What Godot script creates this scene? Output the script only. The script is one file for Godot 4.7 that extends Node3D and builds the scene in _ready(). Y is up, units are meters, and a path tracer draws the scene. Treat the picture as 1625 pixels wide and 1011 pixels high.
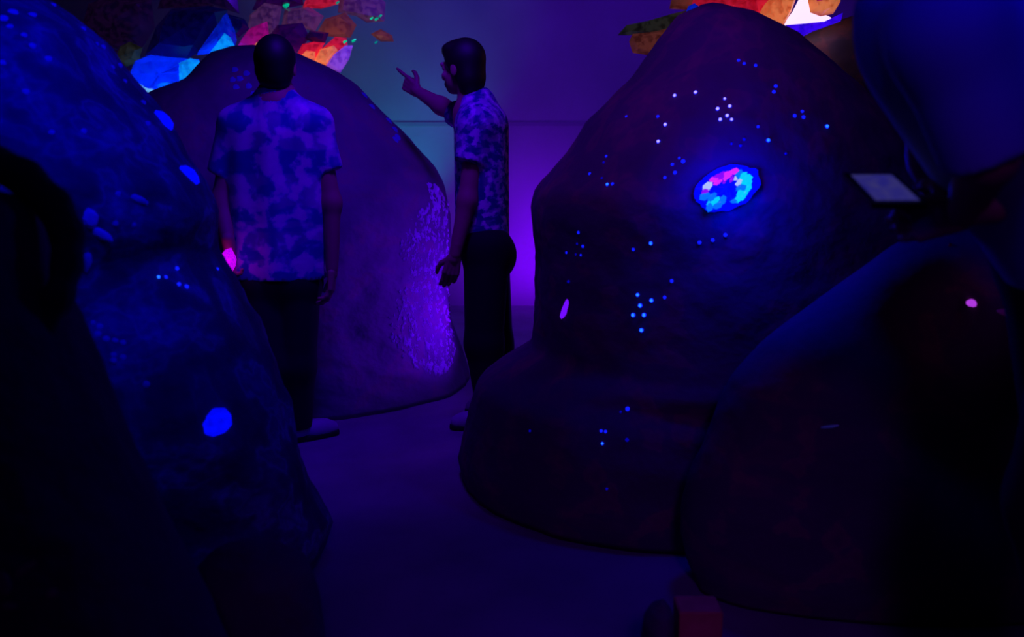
extends Node3D
# A dark walk-through rock installation: boulders with fibre-optic points and glowing stones,
# crystal heaps behind them, two visitors in tie-dye shirts and one with a phone.

const F := 1510.8            # focal length in pixels of the 1625 x 1011 frame
const CAM_Y := 1.3
const PITCH := -10.0
var M := {}                  # materials
var names := {}

# ------------------------------------------------------------------ basics
func P(px: float, py: float, d: float) -> Vector3:
	var u := (px - 812.5) / F
	var v := (505.5 - py) / F
	var a := deg_to_rad(PITCH)
	var y := v * cos(a) + sin(a)
	var z := v * sin(a) - cos(a)
	var t := d / -z
	return Vector3(u * t, CAM_Y + y * t, -d)

func ray_dir(px: float, py: float) -> Vector3:
	return (P(px, py, 1.0) - Vector3(0, CAM_Y, 0)).normalized()

func numbered(n: String) -> String:
	if not names.has(n):
		names[n] = 0
		return n
	names[n] += 1
	return "%s_%03d" % [n, names[n]]

func tag(o: Node, label: String, category: String, group := "", kind := "") -> void:
	if label: o.set_meta("label", label)
	if category: o.set_meta("category", category)
	if group: o.set_meta("group", group)
	if kind: o.set_meta("kind", kind)

func thing(called: String, label: String, category: String, at := Vector3.ZERO, group := "") -> Node3D:
	var o := Node3D.new()
	o.name = numbered(called)
	add_child(o, true)
	o.position = at
	tag(o, label, category, group)
	return o

func obj(called: String, mesh: Mesh, mat: Material, parent: Node = null, at := Vector3.ZERO) -> MeshInstance3D:
	var o := MeshInstance3D.new()
	o.mesh = mesh
	o.material_override = mat
	if parent == null:
		o.name = numbered(called)
		add_child(o, true)
	else:
		o.name = called
		parent.add_child(o, true)
	o.position = at
	return o

func structure(called: String, size: Vector3, at: Vector3, mat: Material, label: String) -> MeshInstance3D:
	var b := BoxMesh.new()
	b.size = size
	var o := obj(called, b, mat, null, at)
	tag(o, label, "", "", "structure")
	return o

func array_mesh(v: PackedVector3Array, n: PackedVector3Array, idx: PackedInt32Array) -> ArrayMesh:
	var a := []
	a.resize(Mesh.ARRAY_MAX)
	a[Mesh.ARRAY_VERTEX] = v
	a[Mesh.ARRAY_NORMAL] = n
	a[Mesh.ARRAY_INDEX] = idx
	var m := ArrayMesh.new()
	m.add_surface_from_arrays(Mesh.PRIMITIVE_TRIANGLES, a)
	return m

# ------------------------------------------------------------------ materials
func noise_tex(seed_: int, freq: float, stops: Array, octaves := 4, size := 512, kind := FastNoiseLite.TYPE_SIMPLEX_SMOOTH, normal := false, bump := 4.0) -> NoiseTexture2D:
	var n := FastNoiseLite.new()
	n.seed = seed_
	n.noise_type = kind
	n.frequency = freq
	n.fractal_octaves = octaves
	var t := NoiseTexture2D.new()
	t.width = size
	t.height = size
	t.seamless = true
	t.generate_mipmaps = false
	t.noise = n
	if normal:
		t.as_normal_map = true
		t.bump_strength = bump
	else:
		var g := Gradient.new()
		var offs := PackedFloat32Array()
		var cols := PackedColorArray()
		for s in stops:
			offs.append(s[0])
			cols.append(s[1])
		g.offsets = offs
		g.colors = cols
		t.color_ramp = g
	return t

func mat(albedo: Color, rough := 0.8, metal := 0.0) -> StandardMaterial3D:
	var m := StandardMaterial3D.new()
	m.albedo_color = albedo
	m.roughness = rough
	m.metallic = metal
	return m

func textured(tex: Texture2D, scale: float, rough := 0.85, normal: Texture2D = null, ns := 1.0) -> StandardMaterial3D:
	var m := StandardMaterial3D.new()
	m.albedo_texture = tex
	m.roughness = rough
	m.uv1_triplanar = true
	m.uv1_scale = Vector3.ONE * scale
	if normal:
		m.normal_enabled = true
		m.normal_texture = normal
		m.normal_scale = ns
	return m

func glow(c: Color, energy: float, tex: Texture2D = null, scale := 1.0) -> StandardMaterial3D:
	var m := StandardMaterial3D.new()
	m.albedo_color = Color(c.r * 0.5 + 0.05, c.g * 0.5 + 0.05, c.b * 0.5 + 0.05)
	m.roughness = 0.25
	m.emission_enabled = true
	m.emission = c
	m.emission_energy_multiplier = energy
	if tex:
		m.emission_operator = BaseMaterial3D.EMISSION_OP_MULTIPLY
		m.emission_texture = tex
		m.uv1_triplanar = true
		m.uv1_scale = Vector3.ONE * scale
	return m

# crystal: dyed translucent resin; emission imitates light from within, besides the lamps among them
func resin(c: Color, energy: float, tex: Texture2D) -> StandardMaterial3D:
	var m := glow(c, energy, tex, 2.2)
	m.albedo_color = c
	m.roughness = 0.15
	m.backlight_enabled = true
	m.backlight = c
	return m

func make_materials() -> void:
	var rock_n := noise_tex(5, 0.02, [], 5, 512, FastNoiseLite.TYPE_SIMPLEX_SMOOTH, true, 6.0)
	var blue_rock := noise_tex(11, 0.014, [[0.0, Color(0.26, 0.22, 0.28)], [0.42, Color(0.34, 0.30, 0.36)], [0.58, Color(0.40, 0.36, 0.46)], [0.66, Color(0.62, 0.60, 0.74)], [0.74, Color(0.46, 0.42, 0.52)], [1.0, Color(0.72, 0.70, 0.86)]], 5)
	var red_rock := noise_tex(23, 0.012, [[0.0, Color(0.34, 0.31, 0.34)], [0.54, Color(0.37, 0.33, 0.36)], [0.62, Color(0.40, 0.33, 0.36)], [0.68, Color(0.56, 0.38, 0.38)], [0.8, Color(0.52, 0.36, 0.36)], [1.0, Color(0.38, 0.33, 0.36)]], 4)
	var back_rock := noise_tex(37, 0.010, [[0.0, Color(0.42, 0.40, 0.44)], [0.5, Color(0.48, 0.45, 0.50)], [0.68, Color(0.52, 0.48, 0.53)], [0.76, Color(0.62, 0.46, 0.50)], [1.0, Color(0.52, 0.48, 0.56)]], 4)
	var dark_rock := noise_tex(41, 0.012, [[0.0, Color(0.33, 0.31, 0.33)], [0.6, Color(0.37, 0.34, 0.36)], [1.0, Color(0.46, 0.36, 0.38)]], 4)
	M.rock_left = textured(blue_rock, 0.7, 0.8, rock_n, 1.0)
	M.rock_right = textured(red_rock, 0.75, 0.85, rock_n, 0.5)
	M.rock_back = textured(back_rock, 0.6, 0.85, rock_n, 0.7)
	M.rock_dark = textured(dark_rock, 0.8, 0.9, rock_n, 1.0)
	M.quartz = mat(Color(0.95, 0.93, 0.97), 0.25)
	M.quartz_vein = mat(Color(0.62, 0.58, 0.66), 0.35)
	M.floor = textured(noise_tex(51, 0.01, [[0.0, Color(0.50, 0.49, 0.50)], [1.0, Color(0.60, 0.59, 0.60)]], 5), 0.5, 0.7)
	M.wall = textured(noise_tex(52, 0.008, [[0.0, Color(0.60, 0.60, 0.60)], [1.0, Color(0.66, 0.66, 0.66)]], 3), 0.3, 0.9)
	M.black_wall = mat(Color(0.03, 0.03, 0.035), 0.9)
	M.trim = mat(Color(0.56, 0.56, 0.57), 0.9)
	M.skin = mat(Color(0.74, 0.50, 0.42), 0.6)
	M.hair = mat(Color(0.05, 0.035, 0.03), 0.6)
	M.hair_brown = mat(Color(0.12, 0.06, 0.04), 0.6)
	M.eye = mat(Color(0.8, 0.8, 0.8), 0.3)
	M.trousers = textured(noise_tex(61, 0.03, [[0.0, Color(0.05, 0.05, 0.07)], [1.0, Color(0.09, 0.09, 0.12)]], 3, 256), 1.0, 0.9)
	M.trousers_dark = mat(Color(0.045, 0.045, 0.055), 0.9)
	var dye1 := noise_tex(71, 0.011, [[0.0, Color(0.10, 0.12, 0.62)], [0.40, Color(0.14, 0.16, 0.66)], [0.50, Color(0.45, 0.44, 0.80)], [0.58, Color(0.84, 0.82, 0.88)], [1.0, Color(0.92, 0.90, 0.93)]], 5)
	var dye2 := noise_tex(77, 0.020, [[0.0, Color(0.10, 0.08, 0.50)], [0.46, Color(0.12, 0.10, 0.52)], [0.53, Color(0.5, 0.40, 0.75)], [0.62, Color(0.90, 0.82, 0.90)], [1.0, Color(0.95, 0.88, 0.94)]], 4)
	M.shirt_left = textured(dye1, 1.5, 0.9)
	M.shirt_right = textured(dye2, 1.7, 0.9)
	M.shirt_blue = mat(Color(0.55, 0.58, 0.72), 0.9)
	M.shoe = mat(Color(0.65, 0.65, 0.68), 0.6)
	M.sole = mat(Color(0.08, 0.08, 0.08), 0.7)
	M.black_plastic = mat(Color(0.02, 0.02, 0.022), 0.4)
	M.wood = textured(noise_tex(81, 0.02, [[0.0, Color(0.78, 0.52, 0.30)], [1.0, Color(0.90, 0.66, 0.42)]], 3, 256), 2.0, 0.7)
	M.metal = mat(Color(0.4, 0.4, 0.42), 0.4, 0.6)
	# light-giving
	M.blue_paint = mat(Color(0.38, 0.42, 0.85), 0.7)
	M.pale_paint = mat(Color(0.90, 0.92, 1.0), 0.6)
	M.fleck_paint = mat(Color(0.66, 0.68, 0.88), 0.7)
	M.led = glow(Color(0.05, 0.10, 1.0), 1.1)
	M.led_white = glow(Color(0.55, 0.50, 1.0), 2.2)
	M.led_cyan = glow(Color(0.10, 0.40, 1.0), 2.2)
	M.led_dim = glow(Color(0.01, 0.01, 1.0), 0.30)
	M.stone_blue = glow(Color(0.0, 0.025, 1.0), 1.0, noise_tex(91, 0.02, [[0.0, Color(0.75, 0.75, 0.8)], [0.5, Color(1, 1, 1)], [1.0, Color(1, 1, 1)]], 3, 256), 6.0)
	M.stone_pink = glow(Color(0.95, 0.01, 1.0), 0.9, noise_tex(92, 0.05, [[0.0, Color(0.35, 0.2, 0.7)], [0.5, Color(0.9, 0.9, 1)], [1.0, Color(1, 1, 1)]], 3, 256), 9.0)
	M.phone_screen = glow(Color(0.30, 0.28, 0.60), 0.5, noise_tex(93, 0.02, [[0.0, Color(0.6, 0.6, 1)], [1.0, Color(1, 1, 0.9)]], 3, 256), 8.0)

# ------------------------------------------------------------------ boulders
# A boulder is a stack of rings: at each height a centre, a half width and a half depth, roughened by noise.
class Boulder:
	var rows := []          # [y, cx, rx, rz, cz] from top down
	var noise := FastNoiseLite.new()
	var fine := FastNoiseLite.new()
	var amp := 0.05
	var dents := []         # [point, radius, factor change]
	func row_at(y: float) -> Array:
		var n := rows.size()
		if y >= rows[0][0]: return rows[0]
		if y <= rows[n - 1][0]: return rows[n - 1]
		var i := 0
		while i < n - 2 and rows[i + 1][0] > y: i += 1
		var t: float = (rows[i][0] - y) / maxf(1e-6, rows[i][0] - rows[i + 1][0])
		var r := [y]
		for k in range(1, 5):
			var p1: float = rows[i][k]
			var p2: float = rows[i + 1][k]
			var p0: float = rows[maxi(i - 1, 0)][k]
			var p3: float = rows[mini(i + 2, n - 1)][k]
			var lin: float = lerpf(p1, p2, t)
			var cub: float = cubic_interpolate(p1, p2, p0, p3, t)
			r.append(lerpf(lin, cub, 0.6))
		return r
	func factor(p: Vector3) -> float:
		var f := 1.0 + amp * noise.get_noise_3dv(p) + amp * 0.35 * fine.get_noise_3dv(p)
		for d in dents:
			var q: float = p.distance_squared_to(d[0]) / (d[1] * d[1])
			if q < 6.0: f += d[2] * exp(-q)
		return f
	func point(y: float, a: float) -> Vector3:
		var r := row_at(y)
		var p := Vector3(r[1] + r[2] * cos(a), y, r[4] + r[3] * sin(a))
		var f := factor(p)
		return Vector3(r[1] + (p.x - r[1]) * f, y, r[4] + (p.z - r[4]) * f)
	func inside(p: Vector3) -> bool:
		if p.y > rows[0][0] or p.y < 0.0: return false
		var r := row_at(p.y)
		var q := Vector2((p.x - r[1]) / r[2], (p.z - r[4]) / r[3])
		var l := q.length()
		if l > 1.5: return false
		var e := q / maxf(l, 1e-4)
		return l < factor(Vector3(r[1] + r[2] * e.x, p.y, r[4] + r[3] * e.y))
	func hit(o: Vector3, d: Vector3) -> Vector3:
		var t := 0.6
		while t < 9.0:
			if inside(o + d * t):
				var lo := t - 0.03
				var hi := t
				for k in 12:
					var m := (lo + hi) / 2.0
					if inside(o + d * m): hi = m
					else: lo = m
				return o + d * hi
			t += 0.03
		return Vector3.ZERO
	func normal_at(p: Vector3) -> Vector3:
		var r := row_at(p.y)
		var a := atan2((p.z - r[4]) / r[3], (p.x - r[1]) / r[2])
		var e := 0.02
		var du := point(p.y, a + e) - point(p.y, a - e)
		var dv := point(minf(p.y + e, rows[0][0]), a) - point(maxf(p.y - e, 0.0), a)
		var n := dv.cross(du).normalized()
		if n.dot(p - Vector3(r[1], p.y, r[4])) < 0: n = -n
		return n

func make_boulder(d: float, px_rows: Array, amp: float, seed_: int, freq := 1.6) -> Boulder:
	var b := Boulder.new()
	for q in px_rows:
		var dd: float = d + (q[4] if q.size() > 4 else 0.0)
		var l := P(q[1], q[0], dd)
		var r := P(q[2], q[0], dd)
		b.rows.append([maxf(l.y, 0.0), (l.x + r.x) / 2.0, maxf((r.x - l.x) / 2.0, 0.01), q[3], -dd])
	b.rows[-1][0] = 0.0
	b.amp = amp
	b.noise.seed = seed_
	b.noise.frequency = freq
	b.noise.fractal_octaves = 3
	b.fine.seed = seed_ + 1
	b.fine.frequency = freq * 5.0
	return b

func boulder_mesh(b: Boulder, at: Vector3, rings := 90, segs := 128) -> ArrayMesh:
	var v := PackedVector3Array()
	var idx := PackedInt32Array()
	var top: float = b.rows[0][0]
	for i in rings + 1:
		var t := float(i) / rings
		var y := top * (1.0 - pow(t, 1.25))
		for j in segs:
			v.append(b.point(y, TAU * j / segs) - at)
	var r0: Array = b.rows[0]
	v.append(Vector3(r0[1], top + 0.01, r0[4]) - at)
	var r1: Array = b.rows[-1]
	v.append(Vector3(r1[1], 0, r1[4]) - at)
	for i in rings:
		for j in segs:
			var a := i * segs + j
			var c := i * segs + (j + 1) % segs
			idx.append_array([a, a + segs, c, c, a + segs, c + segs])
	var tc := v.size() - 2
	for j in segs:
		idx.append_array([tc, j, (j + 1) % segs])
		idx.append_array([tc + 1, rings * segs + (j + 1) % segs, rings * segs + j])
	return with_normals(v, idx)

func with_normals(v: PackedVector3Array, idx: PackedInt32Array) -> ArrayMesh:
	var n := PackedVector3Array()
	n.resize(v.size())
	for i in range(0, idx.size(), 3):
		var fn := (v[idx[i + 2]] - v[idx[i]]).cross(v[idx[i + 1]] - v[idx[i]])
		n[idx[i]] += fn
		n[idx[i + 1]] += fn
		n[idx[i + 2]] += fn
	for i in n.size(): n[i] = n[i].normalized()
	return array_mesh(v, n, idx)

func place_boulder(b: Boulder, called: String, label: String, m: Material, category := "boulder") -> Node3D:
	var r: Array = b.rows[-1]
	var at := Vector3(r[1], 0, r[4])
	var o := thing(called, label, category, at)
	obj("rock_body", boulder_mesh(b, at), m, o)
	return o

# a lens-shaped faceted stone lying in the surface, seen at a pixel, size in pixels
func faceted(rx: float, ry: float, rz: float, seed_: int, rings := 5, segs := 9) -> ArrayMesh:
	var rng := RandomNumberGenerator.new()
	rng.seed = seed_
	var pts := []
	for i in rings + 1:
		var row := []
		for j in segs:
			var th := PI * i / rings
			var ph := TAU * (j + 0.5 * (i % 2)) / segs
			var k := rng.randf_range(0.88, 1.06)
			row.append(Vector3(sin(th) * cos(ph) * rx * k, sin(th) * sin(ph) * ry * k, cos(th) * rz * k))
		pts.append(row)
	var st := SurfaceTool.new()
	st.begin(Mesh.PRIMITIVE_TRIANGLES)
	st.set_smooth_group(-1)
	for i in rings:
		for j in segs:
			var a: Vector3 = pts[i][j] if i > 0 else Vector3(0, 0, rz)
			var bq: Vector3 = pts[i][(j + 1) % segs] if i > 0 else Vector3(0, 0, rz)
			var c: Vector3 = pts[i + 1][j] if i + 1 < rings else Vector3(0, 0, -rz)
			var dq: Vector3 = pts[i + 1][(j + 1) % segs] if i + 1 < rings else Vector3(0, 0, -rz)
			for p in [a, bq, c]: st.add_vertex(p)
			for p in [bq, dq, c]: st.add_vertex(p)
	st.generate_normals()
	return st.commit()

func basis_from(n: Vector3, twist := 0.0) -> Basis:
	var up := Vector3.UP if absf(n.y) < 0.95 else Vector3.RIGHT
	var x := up.cross(n).normalized()
	var y := n.cross(x).normalized()
	return Basis(x, y, n).rotated(n, twist)

func stone_on(b: Boulder, o: Node3D, called: String, px: float, py: float, wpx: float, hpx: float, m: Material, twist := 0.0, seed_ := 1, thick := 0.45, label := "") -> MeshInstance3D:
	var h := b.hit(Vector3(0, CAM_Y, 0), ray_dir(px, py))
	if h == Vector3.ZERO:
		print("no hit ", called, " ", px, " ", py)
		return null
	var s := -h.z / F
	var n := b.normal_at(h)
	var to_cam := (Vector3(0, CAM_Y, 0) - h).normalized()
	var f := maxf(0.35, absf(n.dot(to_cam)))
	var rx := wpx * 0.5 * s
	var ry := hpx * 0.5 * s
	var mesh := faceted(minf(rx / f, rx * 1.6), ry, minf(rx, ry) * thick, seed_)
	var k := obj(called, mesh, m, o)
	k.basis = basis_from((n * 0.6 + to_cam * 0.4).normalized(), twist)
	k.position = h - o.position
	if label: k.set_meta("label", label)
	return k

var led_mesh := {}
func led_on(b: Boulder, o: Node3D, px: float, py: float, rpx: float, m: Material) -> void:
	var h := b.hit(Vector3(0, CAM_Y, 0), ray_dir(px, py))
	if h == Vector3.ZERO:
		print("no led ", px, " ", py)
		return
	var r := snappedf(rpx * 0.85 * -h.z / F, 0.0008)
	if not led_mesh.has(r):
		var s := SphereMesh.new()
		s.radius = r
		s.height = r * 2
		s.radial_segments = 10
		s.rings = 5
		led_mesh[r] = s
	var f := obj("fibre_light", led_mesh[r], M.led if m in [M.led_white, M.led_cyan] else m, o, h - o.position)
	if m in [M.led_white, M.led_cyan]:     # the bright ones: a white core in a blue rim
		var rc := r * 0.72
		if not led_mesh.has(-rc):
			var s := SphereMesh.new()
			s.radius = rc
			s.height = rc * 2
			s.radial_segments = 10
			s.rings = 5
			led_mesh[-rc] = s
		obj("core", led_mesh[-rc], m, f, (b.normal_at(h) + (Vector3(0, CAM_Y, 0) - h).normalized()).normalized() * r * 0.5)

# ------------------------------------------------------------------ distance-field figures
func cap(a: Vector3, b: Vector3, ra: float, rb: float, cuts := []) -> Dictionary:
	return {"t": 0, "a": a, "b": b, "ra": ra, "rb": rb, "cuts": cuts}
func ell(c: Vector3, r: Vector3, bas := Basis.IDENTITY, cuts := []) -> Dictionary:
	return {"t": 1, "c": c, "r": r, "bas": bas.inverse(), "cuts": cuts}
# keeps the side n.(p - at) <= 0
func cut(n: Vector3, at: Vector3) -> Array:
	return [n.normalized(), at]

func sdf_add(st: SurfaceTool, prims: Array, cell: float, k: float, at: Vector3) -> void:
	var lo := Vector3.ONE * 1e9
	var hi := -lo
	var boxes := []
	for p in prims:
		var a: Vector3
		var b: Vector3
		if p.t == 0:
			var ra: Vector3 = Vector3.ONE * p.ra
			var rb: Vector3 = Vector3.ONE * p.rb
			a = (p.a - ra).min(p.b - rb)
			b = (p.a + ra).max(p.b + rb)
		else:
			var m := Vector3.ONE * maxf(p.r.x, maxf(p.r.y, p.r.z))
			a = p.c - m
			b = p.c + m
		boxes.append([a, b])
		lo = lo.min(a)
		hi = hi.max(b)
	lo -= Vector3.ONE * (k + cell * 3)
	hi += Vector3.ONE * (k + cell * 3)
	var nx := int((hi.x - lo.x) / cell) + 2
	var ny := int((hi.y - lo.y) / cell) + 2
	var nz := int((hi.z - lo.z) / cell) + 2
	var f := PackedFloat32Array()
	f.resize(nx * ny * nz)
	f.fill(10.0)
	for n in prims.size():
		var p: Dictionary = prims[n]
		var mg := Vector3.ONE * (k + cell * 2.5)
		var i0 := Vector3i(((boxes[n][0] - mg - lo) / cell).max(Vector3.ZERO))
		var i1 := Vector3i((boxes[n][1] + mg - lo) / cell) + Vector3i.ONE
		i1 = i1.min(Vector3i(nx - 1, ny - 1, nz - 1))
		var is_cap: bool = p.t == 0
		var pa := Vector3.ZERO
		var ba := Vector3.ZERO
		var bb := 1.0
		var ra := 0.0
		var dr := 0.0
		var inv := Basis.IDENTITY
		var rr := Vector3.ONE
		if is_cap:
			pa = p.a
			ba = p.b - p.a
			bb = maxf(ba.length_squared(), 1e-9)
			ra = p.ra
			dr = p.rb - p.ra
		else:
			pa = p.c
			inv = p.bas
			rr = p.r
		var cuts: Array = p.cuts
		for z in range(i0.z, i1.z + 1):
			for y in range(i0.y, i1.y + 1):
				var row := (z * ny + y) * nx
				for x in range(i0.x, i1.x + 1):
					var q := lo + Vector3(x, y, z) * cell
					var d: float
					var e := q - pa
					if is_cap:
						var h := clampf(e.dot(ba) / bb, 0.0, 1.0)
						d = (e - ba * h).length() - (ra + dr * h)
					else:
						e = inv * e
						var e1 := e / rr
						var k0 := e1.length()
						var k1 := (e1 / rr).length()
						d = k0 * (k0 - 1.0) / maxf(k1, 1e-6)
					for c in cuts:
						d = maxf(d, c[0].dot(q - c[1]))
					var g := f[row + x]
					var hh := maxf(k - absf(g - d), 0.0) / k
					f[row + x] = minf(g, d) - hh * hh * k * 0.25
	var vid := {}
	var verts := PackedVector3Array()
	var norms := PackedVector3Array()
	var sx := 1
	var sy := nx
	var sz := nx * ny
	var offs := [0, sx, sy, sx + sy, sz, sx + sz, sy + sz, sx + sy + sz]
	var edges := [[0, 1], [2, 3], [4, 5], [6, 7], [0, 2], [1, 3], [4, 6], [5, 7], [0, 4], [1, 5], [2, 6], [3, 7]]
	var corner := [Vector3(0, 0, 0), Vector3(1, 0, 0), Vector3(0, 1, 0), Vector3(1, 1, 0), Vector3(0, 0, 1), Vector3(1, 0, 1), Vector3(0, 1, 1), Vector3(1, 1, 1)]
	var lim := cell * 2.2
	for z in nz - 1:
		for y in ny - 1:
			for x in nx - 1:
				var i := z * sz + y * sy + x
				if absf(f[i]) > lim: continue
				var mask := 0
				for c in 8:
					if f[i + offs[c]] < 0.0: mask |= 1 << c
				if mask == 0 or mask == 255: continue
				var s := Vector3.ZERO
				var cnt := 0
				for e in edges:
					var va := f[i + offs[e[0]]]
					var vb := f[i + offs[e[1]]]
					if (va < 0.0) != (vb < 0.0):
						s += corner[e[0]].lerp(corner[e[1]], va / (va - vb))
						cnt += 1
				s /= cnt
				vid[i] = verts.size()
				verts.append(lo + (Vector3(x, y, z) + s) * cell - at)
				var g := Vector3(
					f[i + sx] + f[i + sx + sy] + f[i + sx + sz] + f[i + sx + sy + sz] - f[i] - f[i + sy] - f[i + sz] - f[i + sy + sz],
					f[i + sy] + f[i + sx + sy] + f[i + sy + sz] + f[i + sx + sy + sz] - f[i] - f[i + sx] - f[i + sz] - f[i + sx + sz],
					f[i + sz] + f[i + sx + sz] + f[i + sy + sz] + f[i + sx + sy + sz] - f[i] - f[i + sx] - f[i + sy] - f[i + sx + sy])
				norms.append(g.normalized())
	for i in vid:
		for ax in 3:
			var s1: int = [sx, sy, sz][ax]
			var u: int = [sy, sz, sx][ax]
			var w: int = [sz, sx, sy][ax]
			# edge from corner i+u+w back ... use the edge starting at corner i along ax
			var fa := f[i]
			var fb := f[i + s1]
			if (fa < 0.0) == (fb < 0.0): continue
			var q := [i, i - u, i - u - w, i - w]
			if not (vid.has(q[1]) and vid.has(q[2]) and vid.has(q[3])): continue
			var o := [0, 1, 2, 0, 2, 3] if fa > 0.0 else [0, 2, 1, 0, 3, 2]
			for m in o:
				var vi: int = vid[q[m]]
				st.set_normal(norms[vi])
				st.add_vertex(verts[vi])

func sdf_mesh(groups: Array, at: Vector3) -> ArrayMesh:
	var st := SurfaceTool.new()
	st.begin(Mesh.PRIMITIVE_TRIANGLES)
	for g in groups:
		sdf_add(st, g[0], g[1], g[2], at)
	st.index()
	return st.commit()

# a hand: palm, four fingers of three bones and a thumb from the side of the palm
func hand_prims(w: Vector3, dir: Vector3, thumb_side: Vector3, curls: Array, size := 1.0) -> Array:
	dir = dir.normalized()
	var side := (thumb_side - dir * thumb_side.dot(dir)).normalized()
	var palm := dir.cross(side).normalized()      # fingers fold towards this
	if curls.size() > 4 and curls[4] < 0: palm = -palm
	var pr := []
	var lens := [[0.042, 0.025, 0.02], [0.046, 0.029, 0.022], [0.042, 0.027, 0.021], [0.033, 0.021, 0.018]]
	for i in 4:
		var off := (1.5 - i) * 0.019 * size
		var a := w + side * off * 0.6 + dir * 0.012 * size
		var k := w + side * off + dir * (0.09 - absf(1.2 - i) * 0.004) * size
		pr.append(cap(a, k, 0.016 * size, 0.0125 * size))
		var c: float = curls[i]
		var ang := c * 0.8
		var p := k
		for s in 3:
			var dd := (dir * cos(ang) + palm * sin(ang)).normalized()
			var q: Vector3 = p + dd * lens[i][s] * size
			pr.append(cap(p, q, (0.0095 - s * 0.0008) * size, (0.0090 - s * 0.001) * size))
			p = q
			ang += c
	var t0 := w + side * 0.018 * size + dir * 0.022 * size
	var t1 := t0 + (side * 0.75 + dir * 0.65 + palm * 0.35).normalized() * 0.045 * size
	var t2 := t1 + (side * 0.25 + dir * 0.85 + palm * 0.45).normalized() * 0.032 * size
	var t3 := t2 + (dir * 0.9 + palm * 0.45 - side * 0.1).normalized() * 0.026 * size
	pr.append(cap(t0, t1, 0.016 * size, 0.0125 * size))
	pr.append(cap(t1, t2, 0.0115 * size, 0.0105 * size))
	pr.append(cap(t2, t3, 0.0105 * size, 0.0085 * size))
	pr.append(cap(w - dir * 0.05, w + dir * 0.02, 0.026 * size, 0.024 * size))
	return pr

# head with face; c = centre of the skull, fwd = where the face looks
func head_prims(c: Vector3, fwd: Vector3, up: Vector3) -> Array:
	fwd = fwd.normalized()
	var r := fwd.cross(up).normalized()
	up = r.cross(fwd).normalized()
	var B := Basis(r, up, -fwd)
	var pr := [
		ell(c + up * 0.025 - fwd * 0.012, Vector3(0.074, 0.092, 0.094), B),
		ell(c + fwd * 0.03 - up * 0.045, Vector3(0.058, 0.07, 0.058), B),
		ell(c + fwd * 0.058 - up * 0.088, Vector3(0.028, 0.024, 0.028), B),
		cap(c + fwd * 0.083 + up * 0.008, c + fwd * 0.104 - up * 0.034, 0.009, 0.014),
		ell(c + fwd * 0.086 - up * 0.062, Vector3(0.024, 0.007, 0.010), B),
		ell(c + fwd * 0.084 - up * 0.074, Vector3(0.022, 0.007, 0.010), B),
		cap(c + fwd * 0.079 + up * 0.022 + r * 0.04, c + fwd * 0.084 + up * 0.022 - r * 0.04, 0.010, 0.010)]
	for s in [-1.0, 1.0]:
		pr.append(ell(c + r * s * 0.078 - up * 0.012 - fwd * 0.012, Vector3(0.009, 0.031, 0.019), B))
		pr.append(ell(c + fwd * 0.076 + r * s * 0.031 + up * 0.002, Vector3(0.013, 0.010, 0.010), B))
		pr.append(ell(c + fwd * 0.066 + r * s * 0.04 - up * 0.03, Vector3(0.02, 0.018, 0.018), B))
	return pr

func eyes(o: Node3D, c: Vector3, fwd: Vector3, up: Vector3) -> void:
	fwd = fwd.normalized()
	var r := fwd.cross(up).normalized()
	for s in [-1.0, 1.0]:
		var e := SphereMesh.new()
		e.radius = 0.008
		e.height = 0.016
		e.radial_segments = 12
		e.rings = 6
		obj("eye", e, M.eye, o, c + fwd * 0.0805 + r * s * 0.031 + up * 0.002 - o.position)

# ------------------------------------------------------------------ crystals
# an irregular slab of resin traced as a polygon at its own depth, with thickness and a faceted front and back
func slab(parent: Node3D, called: String, poly: Array, d: float, thick: float, m: Material, seed_ := 1, lean := 0.0) -> MeshInstance3D:
	var rng := RandomNumberGenerator.new()
	rng.seed = seed_ * 77 + 5
	var pts := []
	var c := Vector3.ZERO
	var ymin := 1e9
	for q in poly:
		var p := P(q[0], q[1], d)
		pts.append(p)
		c += p
		ymin = minf(ymin, p.y)
	c /= pts.size()
	for i in pts.size(): pts[i].z -= (pts[i].y - ymin) * lean
	var front := []
	var back := []
	for p in pts:
		var s := rng.randf_range(0.55, 0.8)
		var w: Vector3 = c + (p - c) * s
		front.append(Vector3(w.x, w.y, p.z + thick * rng.randf_range(0.35, 0.6)))
		back.append(Vector3(w.x, w.y, p.z - thick * rng.randf_range(0.35, 0.6)))
	var st := SurfaceTool.new()
	st.begin(Mesh.PRIMITIVE_TRIANGLES)
	st.set_smooth_group(-1)
	var n := pts.size()
	var fc := c + Vector3(0, 0, thick * 0.6)
	var bc := c - Vector3(0, 0, thick * 0.6)
	for i in n:
		var j := (i + 1) % n
		for p in [pts[i], pts[j], front[i], pts[j], front[j], front[i], front[i], front[j], fc, pts[j], pts[i], back[i], back[j], pts[j], back[i], back[j], back[i], bc]:
			st.add_vertex(p - parent.position)
	st.generate_normals()
	return obj(called, st.commit(), m, parent)

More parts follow.
